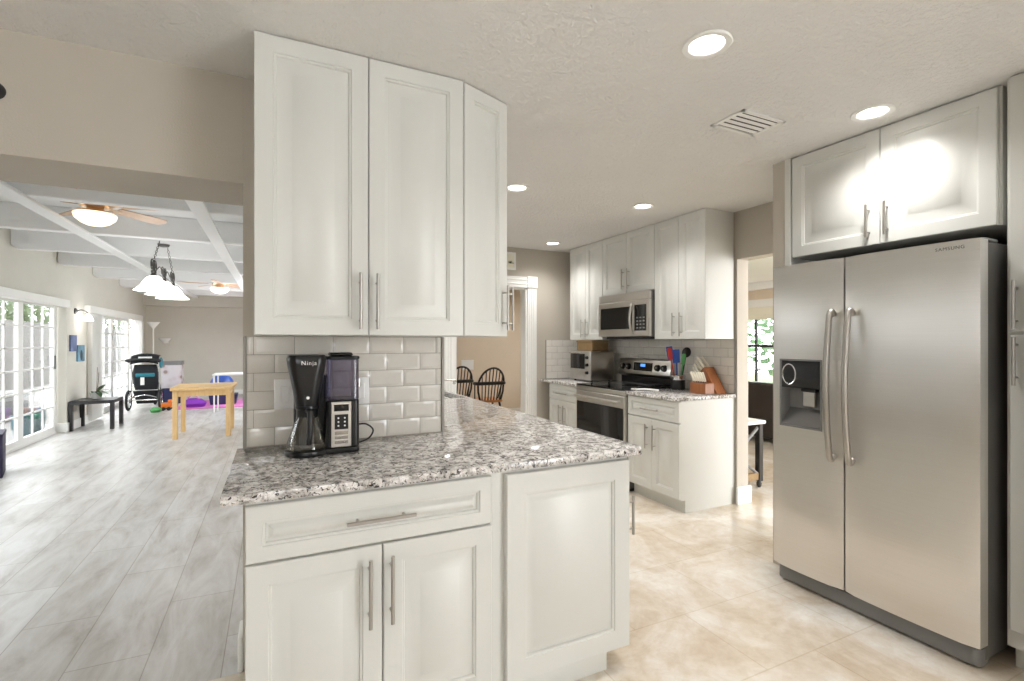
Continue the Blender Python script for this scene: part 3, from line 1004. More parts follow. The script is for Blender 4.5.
ut(265, 1.19, .016, .05, GREENP, 'sp', 'green spatula between the crock and the knives')
ut(40, 1.20, .02, .045, PLASTIC_W, 'spoon', 'white spoon at the wall side of the utensil crock')

# ---- knife blocks
def knife(p, d, ln, name, label, grp):
    """ivory handle leaving the block at p along d"""
    t = thing(name, label, 'knife', p, grp)
    p, d = Vector(p), Vector(d).normalized()
    G().tube([p - d * .03, p + d * .012], .005, 8).make('bolster', GREYM, t)
    M = Matrix.Translation(p + d * (ln / 2 + .01)) @ d.to_track_quat('Z', 'Y').to_matrix().to_4x4()
    G().box(-.006, .006, -.009, .009, -ln / 2, ln / 2, .004, 2).xf(M).make('handle', IVORY, t)
t = thing('knife_block', 'low cherry wood block full of matching steak knives', 'knife block', (3.257, 3.07, .915))
B(3.205, 3.31, 2.99, 3.155, .9155, 1.005, .003).make('body', CHERRY, t)
for i in range(6):
    knife((3.235, 3.012 + i * .025, 1.006), (-.10, .30 + .02 * i, 1.0), .085, 'steak_knife', 'ivory-handled steak knife in the low cherry block', 'steak knives in the low block')
# main block: leaning, seen from its side; slots face up and towards the range
t = thing('knife_block', 'leaning cherry wood knife block with larger ivory-handled knives', 'knife block', (3.38, 3.08, .915))
pr = [(2.945, .9155), (3.10, .9155), (3.215, 1.03), (3.095, 1.135), (3.06, 1.135)]
pr = [(2.975, .9155), (3.175, .9155), (3.23, 1.035), (3.115, 1.135)]
G().prism(pr, 3.325, 3.44, 'x', .003).make('body', CHERRY, t)
dk = Vector((0, .66, .75))
e0, e1 = Vector((0, 3.225, 1.04)), Vector((0, 3.12, 1.133))
i = 0
LBL = ['short ivory-handled knife lowest in the leaning block', 'ivory-handled carving knife highest in the leaning block']
for a in range(4):
    for xx in (3.355, 3.41):
        f = .12 + a * .25
        p = e0.lerp(e1, f)
        p.x = xx
        knife(p, dk, .085 + .012 * a, 'kitchen_knife', 'ivory-handled kitchen knife in the leaning cherry block', 'kitchen knives in the leaning block')

# ================================================================== FRIDGE SIDE
t = thing('refrigerator', 'stainless side-by-side refrigerator with ice and water dispenser in the left door', 'refrigerator', (2.95, 1.43, 0))
t['label'] = 'stainless side-by-side refrigerator with ice and water dispenser below the short two-door cabinet'
fx, fy0, fy1, fsp = 2.555, .985, 1.904, 1.514
zb, zt = .103, 1.772
B(2.645, 3.40, fy0 + .006, fy1 - .006, .035, 1.765, .004).make('case', FRIDGESIDE, t)
def fdoor(y0, y1):
    """gently crowned door slab, front at fx"""
    n = 10
    pl = [(fx + .086, y0 + .004), ]
    pts = []
    for k in range(n + 1):
        a = k / n
        yy = y0 + (y1 - y0) * a
        pts.append((fx + .010 * (2 * a - 1) ** 2 + (.012 if k in (0, n) else 0), yy))
    poly = pts + [(fx + .086, y1), (fx + .086, y0)]
    return G().prism(poly, zb, zt, 'z', .0)
dR = fdoor(fy0, fsp - .004).make('door', STEEL, t, 'wide fresh-food door')
gL = fdoor(fsp + .004, fy1)
# dispenser recess: cut the front faces with a boolean-free frame: build freezer door from strips
gL.bm.free()
def strip(y0, y1, z0, z1):
    yA, yB = fsp + .004, fy1
    pts = []
    n = 6
    for k in range(n + 1):
        yy = y0 + (y1 - y0) * k / n
        a = (yy - yA) / (yB - yA)
        e = .012 if (abs(yy - yA) < 1e-5 or abs(yy - yB) < 1e-5) else 0
        pts.append((fx + .010 * (2 * a - 1) ** 2 + e, yy))
    return G().prism(pts + [(fx + .086, y1), (fx + .086, y0)], z0, z1, 'z')
dy0, dy1, dz0, dz1 = 1.614, 1.850, .885, 1.256
g = strip(fsp + .004, fy1, dz1, zt)
g.add(strip(fsp + .004, fy1, zb, dz0).bm)
g.add(strip(fsp + .004, dy0, dz0, dz1).bm)
g.add(strip(dy1, fy1, dz0, dz1).bm)
bmesh.ops.remove_doubles(g.bm, verts=list(g.bm.verts), dist=1e-5)
dL = g.make('door', STEEL, t, 'narrow freezer door with dispenser')
# dispenser
g = G().rings((fx + .004, dy0, dz0), Y, -X, dy1 - dy0, dz1 - dz0, [(0, 0), (0, .006), (.008, .007), (.010, 0), (.010, -.07), (.020, -.075)], back=False)
ds = g.make('dispenser', GREYP, dL)
G().rings((fx + .004, dy0 + .01, dz0 + .215), Y, -X, dy1 - dy0 - .02, .146, [(0, -.04), (0, .001), (.003, .004)]).make('display_panel', DARKGLASS, dL)
B(fx + .030, fx + .045, dy0 + .055, dy0 + .125, dz0 + .115, dz0 + .205, .005).make('paddle', NICKEL, dL)
B(fx + .020, fx + .06, dy0 + .05, dy0 + .13, dz0 + .195, dz0 + .215, .004).make('ice_chute', BLACK, dL)
G().tube([(fx - .001, dy1 - .055 + .038 * math.cos(a), dz0 + .288 + .055 * math.sin(a)) for a in [2 * PI * q / 24 for q in range(24)]], .004, 8, closed=True).make('display_ring', CHROME, dL)
G().prism([(fx - .0, dz0 + .012), (fx + .07, dz0 + .012), (fx + .07, dz0 + .10)], dy0 + .012, dy1 - .012, 'y').make('drip_tray', GREYM, dL)
for yy, par in ((fsp - .048, dR), (fsp + .042, dL)):
    pts = [(fx + .004, yy, 1.49), (fx - .034, yy, 1.475), (fx - .062, yy, 1.13), (fx - .034, yy, .785), (fx + .004, yy, .77)]
    g = G().tube(pts, .0145, 10, smooth=8)
    g.make('handle', NICKEL, par)
text_mesh('SAMSUNG', 0.0195, Matrix.Translation((fx + .0036, 1.078, 1.742)) @ Matrix.Rotation(math.radians(1.4), 4, 'Z') @ Matrix.Rotation(-PI / 2, 4, 'Z') @ Matrix.Rotation(PI / 2, 4, 'X'), 'lettering', GREYM, dR, .0008)
g = G().prism(rrect(fx + .045, 2.70, fy0 + .01, fy1 - .004, .03), .012, .085, 'z', .006, 2)
g.make('kick_plate', GREYP, t)
for yy in (fy0 + .06, fy1 - .06):
    B(2.648, 2.76, yy - .05, yy + .05, 1.766, 1.784, .006).make('hinge_cover', GREYP, t)
for yy in (fy0 + .07, fy1 - .07):
    for xx in (2.66, 3.33):
        G().cyl((xx, yy, 0), (xx, yy, .04), .02, n=12).make('foot', BLACKM, t)

XK = 2.747
t = thing('wall_cabinet', 'short white two-door wall cabinet fitted above the stainless refrigerator', 'cabinet', (3.1, 1.46, 1.84))
B(XK + .021, 3.40, .985, 1.918, 1.845, ZC - .002).make('body', CAB, t, smooth=False)
door_with_pull(t, (XK + .021, .995, 1.845), Y, -X, .4465, ZC - 1.852, (XK, 1.408, 1.965), Z, .165)
door_with_pull(t, (XK + .021, 1.4465, 1.845), Y, -X, .4665, ZC - 1.852, (XK, 1.492, 1.965), Z, .165)
struct(B(2.745, XW, 1.920, 1.956, 0, ZC - .002), 'trim_fridge_panel', CAB)
t = thing('pantry_cabinet', 'tall white pantry cabinet with stacked doors standing beside the refrigerator', 'cabinet', (3.05, .65, 0))
PX = 2.705
B(PX + .021, 3.40, .305, .955, .10, ZC - .002).box(PX + .08, 3.40, .305, .95, 0, .10).make('body', CAB, t, smooth=False)
door_with_pull(t, (PX + .021, .31, 1.39), Y, -X, .632, ZC - 1.394, (PX, .918, 1.50), Z, .195)
door_with_pull(t, (PX + .021, .31, .175), Y, -X, .632, 1.207, (PX, .918, 1.272), Z, .195)

# ================================================================== CEILING FIXTURES
def downlight(loc, label):
    t = thing('recessed_light', label, 'ceiling light', loc, 'recessed ceiling lights')
    x, y, z = loc
    G().lathe([(.086, z), (.088, z - .004), (.084, z - .008), (.064, z - .006), (.060, z - .001)], (x, y, 0), 40).make('trim_ring', WHITE, t)
    G().lathe([(.0605, z - .0015), (.045, z - .004), (0, z - .005)], (x, y, 0), 40).make('diffuser', E_DOWN, t)
    ld = bpy.data.lights.new('bulb', 'SPOT')
    ld.energy = LAMP
    ld.color = (1.0, 0.975, 0.945)
    ld.spot_size = math.radians(140)
    ld.spot_blend = 1.0
    ld.shadow_soft_size = 0.055
    lo = bpy.data.objects.new('bulb', ld)
    C.objects.link(lo)
    lo.parent = t
    lo.location = (0, 0, -.012)
    return t
dl = downlight((1.42, 1.318, ZC), 'largest round recessed light in the near ceiling above the peninsula')
for (x, y, lb) in ((2.545, 1.368, 'round recessed light in the ceiling right above the refrigerator cabinet'),
                   (2.651, 3.106, 'recessed light in the ceiling in front of the cabinet above the knife blocks'),
                   (1.536, 3.117, 'recessed light in the ceiling beside the angled cabinet end'),
                   (2.753, 4.694, 'small far recessed light in the ceiling near the doorway wall'),
                   (1.50, 4.70, 'recessed light hidden behind the peninsula wall cabinets'), (1.10, 3.90, 'unseen recessed light added over the sink to brighten the range side'),  # the light over the sink is added to brighten the range fronts
                   
                   (2.5, 6.6, 'unseen recessed light added to brighten the dining room behind the doorway'), (3.6, 7.4, 'unseen recessed light added to brighten the dining room near the far peach wall')):  # both dining room lights are added, out of view, to brighten it
    dup(dl, (x, y, ZC), None, lb)
t = thing('air_vent', 'white louvred air vent in the ceiling beyond the near recessed light', 'vent', (2.11, 1.70, ZC))
vx0, vx1, vy0, vy1 = 1.965, 2.262, 1.605, 1.80
g = B(vx0, vx1, vy0, vy0 + .022, ZC - .008, ZC, .002).box(vx0, vx1, vy1 - .022, vy1, ZC - .008, ZC, .002).box(vx0, vx0 + .022, vy0, vy1, ZC - .008, ZC, .002).box(vx1 - .022, vx1, vy0, vy1, ZC - .008, ZC, .002)
g.make('frame', WHITE, t)
B(vx0 + .02, vx1 - .02, vy0 + .02, vy1 - .02, ZC - .002, ZC - .0005).make('duct_backing', BLACKM, t)
for k in range(4):
    yy = vy0 + .044 + k * .036
    G().prism([(yy - .010, ZC - .003), (yy + .007, ZC - .0085), (yy + .009, ZC - .0075), (yy - .008, ZC - .002)], vx0 + .02, vx1 - .02, 'x').make('louvre', WHITE, t)
t = thing('wall_sensor', 'small dark round fixture high on the beige header wall at the frame edge', 'sensor', (-.868, 2.307, 2.22))
G().lathe([(0, 0), (.03, 0), (.03, .012), (.024, .022), (0, .024)], (-.868, 2.307, 2.215), 20, Matrix.Rotation(PI / 2, 4, 'X')).make('cap', BLACKM, t)

# ================================================================== FAMILY ROOM
def slider(name, y0, y1, z1, panels, cols, rows):
    xg = -2.93
    g = B(-2.975, -2.90, y0, y1, z1, z1 + .05).box(-2.975, -2.90, y0, y1, 0, .03).box(-2.975, -2.90, y0 - .04, y0, 0, z1 + .05).box(-2.975, -2.90, y1, y1 + .02, 0, z1 + .05)
    t = struct(g, name, WHITE)
    pw = (y1 - y0) / panels
    for k in range(panels):
        a, b = y0 + k * pw, y0 + (k + 1) * pw
        q = B(xg - .02, xg + .02, a, a + .07, .03, z1).box(xg - .02, xg + .02, b - .07, b, .03, z1).box(xg - .02, xg + .02, a + .07, b - .07, .03, .11).box(xg - .02, xg + .02, a + .07, b - .07, z1 - .08, z1)
        for c in range(1, cols):
            yy = a + .07 + (b - a - .14) * c / cols
            q.box(xg - .008, xg + .008, yy - .011, yy + .011, .11, z1 - .08)
        for r in range(1, rows):
            zz = .11 + (z1 - .19) * r / rows
            q.box(xg - .008, xg + .008, a + .07, b - .07, zz - .011, zz + .011)
        p = q.make('sash', WHITE, t, smooth=False)
        B(xg - .003, xg + .003, a + .07, b - .07, .11, z1 - .08).make('pane', PANE, p, smooth=False)
    return t
s1 = slider('door_1', 5.05, 9.50, 1.93, 4, 3, 6)
B(-2.905, -2.89, 9.42, 9.45, .95, 1.15, .004).make('handle', GREYM, s1)
slider('door_added', 2.95, 4.66, 1.93, 2, 3, 6)  # unseen extra sliding door, added to bring more daylight into the room
slider('door_2', 11.10, 13.55, 1.88, 2, 3, 6)
def valance(y0, y1, z0, z1, label):
    t = thing('blind_valance', label, 'valance', (-2.75, (y0 + y1) / 2, z0))
    B(-2.8, -2.715, y0, y1, z0, z1, .004).make('fascia', WHITE, t)
valance(2.7, 9.42, 1.855, 1.963, 'white boxed valance over the nearer sliding glass door')
valance(10.30, 13.9, 1.83, 1.95, 'white boxed valance over the farther sliding glass door')
def blinds(y0, y1, n, label):
    t = thing('vertical_blinds', label, 'blinds', (-2.76, (y0 + y1) / 2, .05))
    for k in range(n):
        yy = y0 + (y1 - y0) * (k + .5) / n
        g = G().box(-.002, .002, -.045, .045, .04, 1.825)
        g.xf(Matrix.Translation((-2.765, yy, 0)) @ Matrix.Rotation(math.radians(62), 4, 'Z')).make('slat', WHITE, t, smooth=False)
blinds(10.42, 11.05, 12, 'bunch of white vertical blinds drawn back beside the black side table')
blinds(13.55, 14.05, 9, 'bunch of white vertical blinds drawn back at the far corner')

# wall sconce with glowing glass
t = thing('wall_sconce', 'wall sconce with a scrolled bracket and glowing glass between the two sliding doors', 'sconce', (-2.8, 9.98, 1.75))
G().lathe([(0, 0), (.05, 0), (.05, .012), (.02, .03), (0, .03)], (-2.8, 9.90, 1.83), 18, Matrix.Rotation(PI / 2, 4, 'Y')).make('wall_plate', IRON, t)
G().tube([(-2.78, 9.90, 1.83), (-2.72, 9.92, 1.85), (-2.68, 10.0, 1.82), (-2.68, 10.05, 1.79)], .010, 8, smooth=4).make('bracket', IRON, t)
G().lathe([(.02, .07), (.035, .05), (.06, .0), (.068, -.03), (.063, -.03), (.03, .04), (.015, .06)], (-2.68, 10.05, 1.72), 20).make('glass_shade', E_SCON, t)
# little pictures
def canvas(y0, y1, z0, z1, m, label, extra=None):
    t = thing('wall_picture', label, 'picture', (-2.8, (y0 + y1) / 2, z0))
    f = B(-2.8, -2.775, y0, y1, z0, z1, .003).make('panel', m, t)
    return t
ART1 = paint('blue_canvas', (0.13, 0.17, 0.32), 0.7, 0.45)
ART2 = paint('teal_canvas', (0.14, 0.27, 0.36), 0.7, 0.6)
canvas(9.65, 9.90, 1.205, 1.455, ART1, 'slate blue canvas picture hanging higher of the two under the sconce')
t = canvas(9.95, 10.25, 1.04, 1.30, ART2, 'teal canvas picture with a dark figure hanging lower under the sconce')
G().ball((-2.775, 10.09, 1.14), 1, (.002, .05, .085), 12).make('dark_motif', BLACKM, t)

# black square side tables
def side_table(label):
    t = thing('side_table', label, 'side table', (0, 0, 0))
    B(-.275, .275, -.275, .275, .40, .45, .003).make('tabletop', BLACKW, t)
    for sx in (-1, 1):
        for sy in (-1, 1):
            B(sx * .25 - .025, sx * .25 + .025, sy * .25 - .025, sy * .25 + .025, 0, .40).make('leg', BLACKW, t, smooth=False)
    return t
st = side_table('black square side table carrying the orchid under the sconce')
st.location = (-2.52, 9.87, 0)
t = thing('storage_cube', 'dark purple storage cube at the frame edge by the near sliding door', 'storage cube', (0, 0, 0))
B(-.42, 0, 0, .42, .0, .40, .006).make('body', CUBE, t)
B(-.425, .005, -.005, .425, .40, .435, .006).make('lid', CUBE, t)
t.location = (-2.425, 6.6, 0)
t.rotation_euler = (0, 0, math.radians(17))
# orchid
t = thing('potted_orchid', 'orchid with dark green leaves in a white pot on the black side table', 'plant', (-2.55, 9.95, .45))
G().lathe([(0, .451), (.055, .451), (.075, .50), (.085, .545), (.088, .55), (.078, .55), (.07, .53), (0, .53)], (-2.55, 9.95, 0), 24).make('pot', CERAM, t)
G().lathe([(0, .531), (.071, .531), (0, .540)], (-2.55, 9.95, 0), 20).make('potting_bark', SOIL, t)
def leafshape(g, base, d, ln, wd, droop):
    d = Vector(d).normalized()
    side = d.cross(Z).normalized()
    b = bmesh.new()
    rows = []
    n = 7
    for i in range(n):
        f = i / (n - 1)
        c = Vector(base) + d * ln * f + Z * (-droop * f * f * ln)
        wv = wd * math.sin(PI * (0.08 + .9 * f)) + .001
        rows.append([b.verts.new(c + side * wv * .5 + Z * wv * .12), b.verts.new(c), b.verts.new(c - side * wv * .5 + Z * wv * .12)])
    for a, q in zip(rows, rows[1:]):
        b.faces.new((a[0], a[1], q[1], q[0]))
        b.faces.new((a[1], a[2], q[2], q[1]))
    bmesh.ops.solidify(b, geom=list(b.faces), thickness=.003)
    g.add(b)
for d, ln, dr_ in (((.5, -.9, .25), .24, .5), ((.3, .9, .75), .28, .2), ((.9, .5, .5), .24, .3), ((-.1, -.9, .6), .18, .5), ((.8, -.3, .35), .2, .5)):
    g = G()
    leafshape(g, (-2.55, 9.95, .54), d, ln, .075, dr_)
    g.make('leaf', LEAF, t)
for pts in (((-2.55, 9.94, .53), (-2.53, 9.90, .7), (-2.52, 9.88, .95)), ((-2.55, 9.96, .53), (-2.54, 10.0, .7), (-2.54, 10.02, .86))):
    G().tube(pts, .004, 6, smooth=4).make('flower_stalk', BARK, t)

# pine table
t = thing('wooden_table', 'small square pine table on the pale plank floor', 'table', (-.90, 8.52, 0))
G().prism(rrect(-1.29, -.53, 8.12, 8.93, .01), .675, .716, 'z', .004, 2).make('tabletop', PINE, t)
for (x, y) in ((-1.235, 8.18), (-.595, 8.18), (-.595, 8.86), (-1.235, 8.86)):
    B(x - .03, x + .03, y - .03, y + .03, 0, .675, .003).make('leg', PINE, t)
g = B(-1.21, -.62, 8.165, 8.185, .59, .675).box(-1.21, -.62, 8.855, 8.875, .59, .675).box(-1.25, -1.23, 8.2, 8.84, .59, .675).box(-.60, -.58, 8.2, 8.84, .59, .675)
g.make('apron', PINE, t, smooth=False)

# thin white metal desk behind the pine table
t = thing('white_desk', 'thin-legged white metal desk standing behind the pine table', 'desk', (-.62, 11.2, 0))
B(-1.06, -.20, 10.86, 11.5, .71, .735, .004).make('desktop', WHITE, t)
for (x, y) in ((-1.03, 10.9), (-.23, 10.9), (-1.0, 11.3), (-.23, 11.46)):
    G().cyl((x, y, 0), (x, y, .71), .014, n=10).make('leg', WHITE, t)
# toys and mats at the back
tag(G().prism(rrect(-1.79, -.35, 11.7, 13.2, .05), .001, .02, 'z', .005).make('play_mat', PINK), 'pink foam play mat on the floor at the back of the family room', 'mat')
t = tag(G().ball((-1.02, 12.35, .445), .215, (1.05, 1, .98), 28).make('exercise_ball', BLUE), 'round blue ball on the navy bin behind the pine table', 'ball')
t = thing('storage_bin', 'dark navy storage bin beneath the blue ball', 'bin', (-1.0, 12.35, .021))
loft(G(), [(rrect(-1.22, -.75, 12.15, 12.55, .03), .0215), (rrect(-1.25, -.72, 12.12, 12.58, .03), .225)]).make('tub', NAVY, t)
t = thing('fabric_bag', 'slouching purple fabric bag lying on the pink mat', 'bag', (-1.5, 12.0, .021))
loft(G(), [(rrect(-1.62, -1.30, 11.85, 12.15, .08), .022), (rrect(-1.66, -1.27, 11.83, 12.17, .10), .09), (rrect(-1.62, -1.36, 11.9, 12.12, .07), .17), (rrect(-1.58, -1.45, 11.95, 12.05, .03), .19)]).make('sack', PURPLE, t)
G().tube([(-1.6, 12.0, .18), (-1.55, 11.98, .24), (-1.45, 11.98, .24), (-1.40, 12.0, .17)], .012, 8, smooth=4).make('strap', PINK, t)
t = thing('toy_truck', 'orange plastic toy truck on the floor beside the stroller', 'toy', (-1.93, 11.75, 0))
B(-2.0, -1.83, 11.68, 11.82, .05, .15, .015, 2).box(-1.89, -1.83, 11.69, 11.81, .15, .21, .015, 2).make('truck_body', ORANGE, t)
for x in (-1.96, -1.87):
    for y in (11.675, 11.81):
        G().cyl((x, y, .0365 + .0), (x, y + .02, .0365), .036, n=16).make('wheel', BLACKM, t)
t = tag(loft(G(), [(rrect(-2.12, -1.98, 11.45, 11.6, .03), 0.001), (rrect(-2.14, -1.96, 11.43, 11.62, .04), .05), (rrect(-2.1, -2.0, 11.47, 11.58, .03), .09)]).make('toy_cushion', GREENP), 'small green cushion toy on the floor by the stroller wheel', 'toy')
# patterned toy chest
CHEST = mat('printed_fabric', (0.5, 0.47, 0.48), 0.8)
vv = coords(CHEST, (1, 1, 1))
vo = N(CHEST, 'ShaderNodeTexVoronoi')
vo.inputs['Scale'].default_value = 7
L(CHEST, vv, vo.inputs['Vector'])
rr = ramp(CHEST, [(0.2, (0.30, 0.22, 0.20)), (0.32, (0.55, 0.50, 0.52)), (0.6, (0.62, 0.60, 0.62))])
L(CHEST, vo.outputs['Distance'], rr.inputs[0])
L(CHEST, rr.outputs[0], bsdf(CHEST).inputs['Base Color'])
t = thing('toy_hamper', 'tall grey patterned toy hamper with a dark rim standing behind the stroller', 'hamper', (-2.02, 13.1, 0))
B(-2.22, -1.84, 12.95, 13.3, .34, .86, .02, 2).make('fabric_body', CHEST, t)
B(-2.225, -1.835, 12.945, 13.305, .84, .93, .01).make('rim', GREYP, t)
B(-2.20, -1.86, 12.97, 13.28, .0, .34, .008).make('base_drawer', NAVY, t)

# floor lamp and wall uplight at the back
t = thing('floor_lamp', 'white torchiere floor lamp standing in the far corner', 'floor lamp', (-2.54, 14.0, 0))
G().lathe([(0, 0), (.14, 0), (.14, .015), (.03, .04), (0, .04)], (-2.54, 14.0, 0), 24).make('base', WHITE, t)
G().cyl((-2.54, 14.0, .03), (-2.54, 14.0, 1.68), .014, n=10).make('pole', WHITE, t)
G().lathe([(.015, 1.66), (.03, 1.68), (.13, 1.81), (.122, 1.81), (.02, 1.69)], (-2.54, 14.0, 0), 24).make('lamp_shade', WHITE, t)
t = thing('wall_uplight', 'white bowl-shaped uplight fixed on the back wall beside the floor lamp', 'wall light', (-2.39, 14.6, 1.38))
G().lathe([(0, 0), (.04, .02), (.14, .14), (.132, .14), (.03, .03), (0, .02)], (-2.39, 14.49, 1.30), 24).make('bowl', CERAM, t)
B(-2.44, -2.34, 14.56, 14.6, 1.32, 1.42, .004).make('wall_plate', WHITE, t)

# ---- jogging stroller, seen from behind
t = thing('jogging_stroller', 'black and teal jogging stroller parked by the farther sliding door', 'stroller', (-2.30, 12.05, 0))
sx, sy = -2.305, 11.95
for k in (-1, 1):
    xw = sx + k * .262
    wl = G().lathe([(.165, -.020), (.178, -.024), (.198, -.014), (.203, 0), (.198, .014), (.178, .024), (.165, .020)], (xw, sy, .204), 32, Matrix.Rotation(PI / 2, 4, 'Y')).make('wheel', RUBBER, t, 'black rear tyre')
    g = G().tube([(xw, sy + .166 * math.cos(a), .204 + .166 * math.sin(a)) for a in [2 * PI * q / 28 for q in range(28)]], .008, 6, closed=True)
    for q in range(8):
        a = q * PI / 4
        g.cyl((xw, sy, .204), (xw, sy + .165 * math.cos(a), .204 + .165 * math.sin(a)), .003, n=6)
    g.cyl((xw - .03, sy, .204), (xw + .03, sy, .204), .022, n=12)
    g.make('rim', CHROME, wl)
fw = G().lathe([(.11, -.018), (.122, -.022), (.142, -.012), (.146, 0), (.142, .012), (.122, .022), (.11, .018)], (sx, sy + .95, .147), 24, Matrix.Rotation(PI / 2, 4, 'Y')).make('front_wheel', RUBBER, t)
g = G().tube([(sx - .25, sy, .204), (sx + .25, sy, .204)], .012, 8)
for k in (-1, 1):
    g.tube([(sx + k * .235, sy, .21), (sx + k * .225, sy + .06, .5), (sx + k * .22, sy + .02, .8), (sx + k * .23, sy - .06, .97)], .013, 8, smooth=4)
    g.tube([(sx + k * .22, sy + .14, .50), (sx + k * .15, sy + .6, .32), (sx + k * .03, sy + .93, .15)], .013, 8, smooth=4)
    g.tube([(sx + k * .235, sy + .01, .23), (sx + k * .18, sy + .5, .34)], .011, 8)
g.tube([(sx - .22, sy - .03, .40), (sx + .22, sy - .03, .40)], .010, 8)
g.tube([(sx - .2, sy - .03, .25), (sx - .06, sy - .05, .30), (sx + .06, sy - .05, .30), (sx + .2, sy - .03, .25)], .010, 8, smooth=4)
g.cyl((sx - .04, sy + .95, .147), (sx + .04, sy + .95, .147), .012)
g.make('frame', CHROME, t)
G().tube([(sx - .23, sy - .05, .96), (sx - .27, sy - .14, .99), (sx - .15, sy - .16, 1.01), (sx + .15, sy - .16, 1.01), (sx + .27, sy - .14, .99), (sx + .23, sy - .05, .96)], .020, 10, smooth=5).make('handlebar', BLACKM, t)
g = G()
loft(g, [(rrect(sx - .16, sx + .16, sy + .05, sy + .32, .05), .34), (rrect(sx - .205, sx + .205, sy + .02, sy + .22, .06), .52), (rrect(sx - .21, sx + .21, sy - .01, sy + .14, .05), .74), (rrect(sx - .18, sx + .18, sy + .02, sy + .10, .03), .90)])
st_ = g.make('seat', FABRIC_K, t)
B(sx - .15, sx + .16, sy - .025, sy + .01, .66, .735, .01).make('trim_panel', TEAL, st_, 'teal fabric band')
B(sx - .07, sx - .01, sy - .020, sy + .02, .50, .65, .002).make('care_tag', PLASTIC_W, st_, 'white tag')
g = G()
n = 9
b = bmesh.new()
R = []
for i in range(n):
    a = math.radians(5 + 105 * i / (n - 1))
    yy, zz = sy + .16 - .22 * math.cos(a), .93 + .19 * math.sin(a)
    R.append([b.verts.new((sx + x_ * .23, yy + (1 - abs(x_)) * -.0, zz - .04 * x_ * x_)) for x_ in (-1, -.7, -.35, 0, .35, .7, 1)])
for a_, q_ in zip(R, R[1:]):
    for k in range(6):
        b.faces.new((a_[k], a_[k + 1], q_[k + 1], q_[k]))
bmesh.ops.solidify(b, geom=list(b.faces), thickness=.015)
g.add(b)
cn = g.make('canopy', FABRIC_K, t)
B(sx - .10, sx + .12, sy - .050, sy - .020, 1.02, 1.06, .004).make('label_strip', PLASTIC_W, cn, 'pale strip on the canopy')
G().ball((sx + .245, sy + .12, .93), 1, (.03, .12, .11), 14).make('side_flap', TEAL, cn, 'teal side flap')
loft(G(), [(rrect(sx - .15, sx + .15, sy + .04, sy + .45, .05), .13), (rrect(sx - .20, sx + .20, sy - .02, sy + .48, .05), .38)]).make('basket', FABRIC_K, t)

# ---- ceiling fans
def fan(loc, label, emat, bladelen, phase):
    x, y, z = loc
    t = thing('ceiling_fan', label, 'ceiling fan', loc)
    G().lathe([(0, z), (.075, z), (.085, z - .03), (.125, z - .045), (.135, z - .10), (.10, z - .13), (0, z - .13)], (x, y, 0), 32).make('motor_housing', BRASS, t)
    for k in range(5):
        a = phase + 2 * PI * k / 5
        R_ = Matrix.Translation((x, y, z - .105)) @ Matrix.Rotation(a, 4, 'Z') @ Matrix.Rotation(math.radians(-13), 4, 'X')
        g = G().prism([(.19, -.055), (.19 + bladelen * .75, -.072), (.19 + bladelen - .03, -.06), (.19 + bladelen, 0), (.19 + bladelen - .03, .06), (.19 + bladelen * .75, .072), (.19, .055)], -.004, .004, 'z', .0015)
        bl = g.xf(R_).make('blade', BLADE, t)
        G().box(.09, .23, -.018, .018, -.012, -.004, .002).xf(R_).make('blade_iron', BRASS, bl)
    G().lathe([(0, z - .13), (.06, z - .13), (.07, z - .155), (.12, z - .17), (.135, z - .185), (0, z - .185)], (x, y, 0), 32).make('light_fitter', BRASS, t)
    G().lathe([(.150, z - .18), (.156, z - .19), (.145, z - .225), (.105, z - .262), (.06, z - .282), (0, z - .29)], (x, y, 0), 36).make('glass_bowl', emat, t)
    return t
fan((-1.43, 5.55, 2.665), 'brass ceiling fan with lit amber bowl nearest the header wall', E_FAN, .50, -.35)
fan((-.94, 10.95, 2.56), 'far ceiling fan with white lit bowl beyond the hanging pendant', E_FAN2, .50, .9)

# ---- three-shade pendant
px_ = -1.13
t = thing('pendant_light', 'wrought iron bar pendant with three white bell shades hanging from chains', 'pendant light', (px_, 6.77, 2.45))
G().lathe([(0, 2.455), (.06, 2.455), (.05, 2.43), (0, 2.42)], (px_, 6.77, 0), 20).make('canopy', IRON, t)
for k, ye in ((-1, 6.25), (1, 7.30)):
    g = G()
    p0, p1 = Vector((px_, 6.77 + k * .03, 2.43)), Vector((px_, ye, 2.20))
    p0 = Vector((px_, 6.77 + k * .22, 2.455))
    nL = 10
    for i in range(nL):
        a_ = p0.lerp(p1, i / nL)
        b_ = p0.lerp(p1, (i + 1.25) / nL)
        d = (b_ - a_)
        sd = X if i % 2 else d.normalized().cross(X)
        g.tube([a_, a_.lerp(b_, .3) + sd * .010, a_.lerp(b_, .7) + sd * .010, b_, a_.lerp(b_, .7) - sd * .010, a_.lerp(b_, .3) - sd * .010], .0028, 5, closed=True)
    g.make('chain', IRON, t)
g = G().tube([(px_, 6.16, 2.075), (px_, 7.40, 2.075)], .011, 8)
for ye in (6.25, 6.77, 7.30):
    g.cyl((px_, ye, 2.02), (px_, ye, 2.20 if ye != 6.77 else 2.12), .011, n=10)
    g.ball((px_, ye, 2.075), .024, n=10)
    for k in (-1, 1):
        pts = []
        for q in range(22):
            a = q / 21 * 1.6 * 2 * PI
            r_ = .07 * (1 - q / 30)
            pts.append((px_, ye + k * (.075 - r_ * math.cos(a)), 2.14 + r_ * math.sin(a) * (1 if ye != 6.77 else .8)))
        g.tube(pts, .006, 6)
for k in (-1, 1):
    g.tube([(px_, 6.77 + k * .05, 2.09), (px_, 6.77 + k * .2, 2.17), (px_, 6.77 + k * .38, 2.12), (px_, 6.77 + k * .5, 2.09)], .006, 6, smooth=5)
